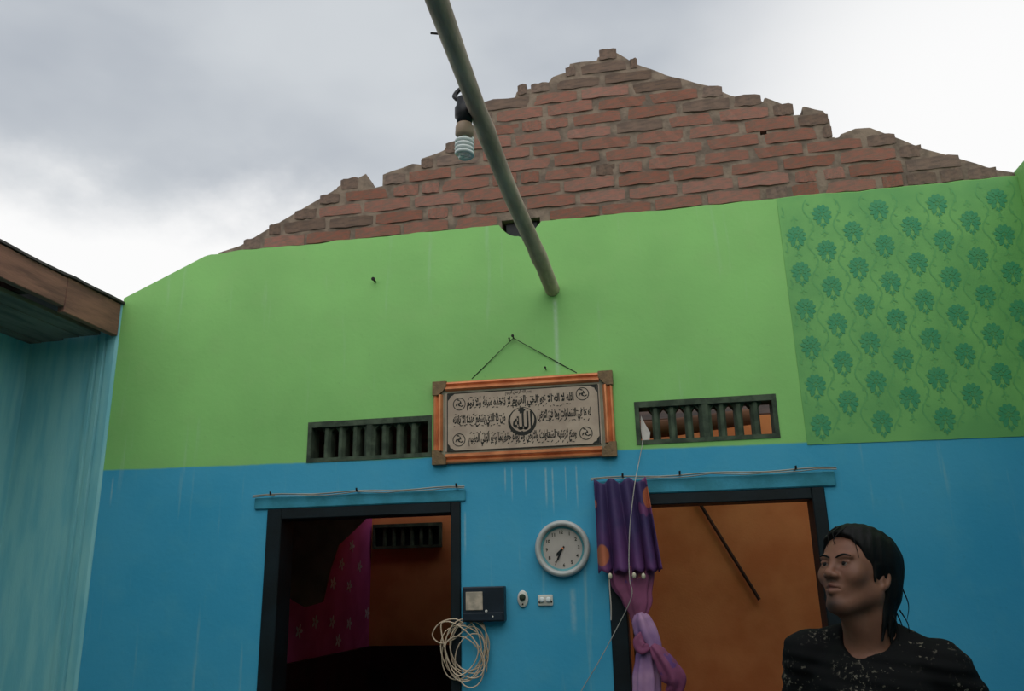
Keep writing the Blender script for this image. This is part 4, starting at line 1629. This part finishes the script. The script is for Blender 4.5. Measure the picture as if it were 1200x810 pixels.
from mathutils.bvhtree import BVHTree
BVH = BVHTree.FromPolygons([tuple(v) for v in bV], [tuple(p.vertices) for p in bme.polygons])
HM = Matrix.Translation(Vector(hb)) @ Matrix([list(r) for r in RH]).to_4x4()
for s_ in (-1, 1):
    e = link('eye', lathe_me([(.0125 * math.sin(math.pi * i / 14) + 1e-5, -.0125 * math.cos(math.pi * i / 14)) for i in range(15)], 20, 'y'), 'eye_white', root, True)
    e.matrix_local = HM @ Matrix.Translation((s_ * .0315, -.0740, .0005)) @ Matrix.Rotation(R(-10), 4, 'X')
    ir = link('iris', lathe_me([(.0062 * math.cos(i * math.pi / 10), .0110 + .0022 * math.sin(i * math.pi / 10)) for i in range(6)], 16, 'y'), 'iris', e, True)
    bp_ = []
    for i in range(16):                      # laid on the brow itself
        u_ = i / 15
        bx, bz = s_ * (.010 + .042 * u_), .0155 + .0085 * math.sin(math.pi * min(1, u_ * 1.25) * .62) - .004 * max(0, u_ - .6)
        ho = HM @ Vector((bx, -.2, bz))
        hd = (HM.to_3x3() @ Vector((0, 1, 0))).normalized()
        hit, nrm, _, _ = BVH.ray_cast(ho, hd, .3)
        hit = hit if hit is not None else HM @ Vector((bx, -.085, bz))
        bp_.append(HM.inverted() @ hit)
    br = tube_me(bp_, [.0014 + .0017 * math.sin(math.pi * (i + 1) / 17) for i in range(16)], 6)
    b_ = link('eyebrow', br, 'hair', root, True)
    b_.matrix_local = HM

# hair, in the head's own frame
hf = Field(axis([(-.13, .13, .0035)]), axis([(-.14, .15, .0035)]), axis([(-.21, .16, .0035)]))
hf.ell((0, .032, .036), (.0910, .1110, .0965), .015)
hf.ell((0, -.010, .055), (.0760, .085, .070), .02)
hf.ell((0, .066, -.030), (.082, .064, .085), .03)
for i in range(13):                         # locks down the nape and behind the ears
    an = R(-100 + 200 * i / 12)
    x0_, y0_ = .066 * math.sin(an), .050 + .052 * math.cos(an)
    q = random.Random(i + 40)
    L = .125 + .03 * q.random() + .025 * math.cos(an)
    hf.cone((x0_, y0_, -.02), (x0_ * .92 + q.uniform(-.006, .006), y0_ + .004 + .012 * math.cos(an), -.02 - L), .017, .0035, .010)
for s_ in (-1, 1):                          # sideburns
    hf.cone((s_ * .0745, -.012, .010), (s_ * .0725, -.014, -.030), .008, .003, .008)
# open the face
hf.ell((0, -.122, -.010), (.130, .094, .103), .006, 'sub')
hf.ell((0, -.085, -.110), (.085, .085, .085), .01, 'sub')
for s_ in (-1, 1):                          # leave the lower ears free
    hf.ell((s_ * .094, .012, -.042), (.020, .017, .020), .004, 'sub')
# wet ridges
X_, Y_, Z_ = hf.local((slice(None), slice(None), slice(None)))
hf.D += (.0016 * np.sin(260 * X_ + 40 * Z_ + 60 * Y_) * np.cos(90 * Y_)).astype(np.float32)
hme, _ = hf.mesh('hair')
h_ = link('hair', hme, 'hair', root, True)
h_.matrix_local = HM
locks = [[(.055, .118, -.02), (.066, .128, -.06), (.060, .130, -.10)], [(.02, .135, .03), (.03, .140, -.02), (.028, .142, -.06)], [(-.010, -.070, .106), (-.016, -.094, .082), (-.010, -.098, .060), (-.016, -.096, .044)], [(.006, -.072, .106), (.002, -.096, .082), (.010, -.097, .060), (.006, -.096, .048)],
         [(.020, -.068, .104), (.016, -.092, .080), (.005, -.097, .062), (.012, -.095, .050)], [(.045, -.060, .090), (.050, -.070, .070), (.056, -.066, .045), (.060, -.060, .020)],
         [(.060, .100, -.08), (.075, .115, -.115), (.070, .125, -.150)], [(.030, .125, -.08), (.036, .145, -.120), (.028, .150, -.165)], [(.070, .060, -.10), (.082, .070, -.135), (.078, .070, -.165)]]
for L in locks:
    P = smooth_pts(L, 6)
    o = link('hair_lock', tube_me(P, [.0022 * (1 - .75 * i / (len(P) - 1)) for i in range(len(P))], 5), 'hair', root, True)
    o.matrix_local = HM

# T-shirt
sh_ = Field(axis([(-.36, .46, .006)]), axis([(-.22, .22, .006)]), axis([(.82, 1.54, .006)]))
sh_.ell((0, .0, .95), (.180, .132, .14), .03)
sh_.ell((0, .0, 1.08), (.165, .122, .16), .04)
sh_.ell((0, -.006, 1.25), (.182, .132, .185), .04)
for s_ in (-1, 1):
    sh_.cone((s_ * .03, .028, SZ + .068), (s_ * .152, .010, SZ + .008 + (.024 if s_ < 0 else 0)), .052, .052, .03)
    sh_.ell((s_ * .168, .0, SZ - .010 + (.022 if s_ < 0 else 0)), (.068, .067, .064), .03)
for SH, EL in ((SH_L, EL_L), (SH_R, EL_R)):
    a_, b_ = np.array(SH), np.array(EL)
    e_ = a_ + (b_ - a_) * .86
    sh_.cone(a_, e_, .066, .068, .02)
    sh_.cone(a_ + (b_ - a_) * .95, b_ + (b_ - a_) * .3, .066, .075, .004, 'sub')     # cuff
sh_.ell((0, -.058, SZ + .128), (.084, .105, .108), .006, 'sub')        # neckline
sh_.cone((0, -.01, .78), (0, -.01, .84), .3, .3, .004, 'sub') if False else None
X_, Y_, Z_ = sh_.local((slice(None),) * 3)
sh_.D += (.0035 * np.sin(26 * X_ + 40 * Z_ + 9 * np.sin(14 * Z_)) * np.sin(30 * Z_ + 22 * Y_)).astype(np.float32)
sh_.D = np.maximum(sh_.D, (.86 - Z_).astype(np.float32) + 0 * sh_.D)
sme, _ = sh_.mesh('tshirt')
link('tshirt', sme, 'shirt', root, True)
# trousers
tr = Field(axis([(-.24, .24, .009)]), axis([(-.2, .2, .009)]), axis([(.05, 1.02, .009)]))
tr.ell((0, .0, .92), (.172, .122, .12), .03)
for s_ in (-1, 1):
    tr.cone((s_ * .085, 0, .90), (s_ * .097, -.010, .49), .102, .072, .03)
    tr.cone((s_ * .097, -.010, .49), (s_ * .102, .012, .09), .072, .062, .02)
X_, Y_, Z_ = tr.local((slice(None),) * 3)
tr.D = np.maximum(tr.D, np.maximum(.075 - Z_, Z_ - .98).astype(np.float32) + 0 * tr.D)
tme, _ = tr.mesh('trousers')
link('trousers', tme, 'trousers', root, True)
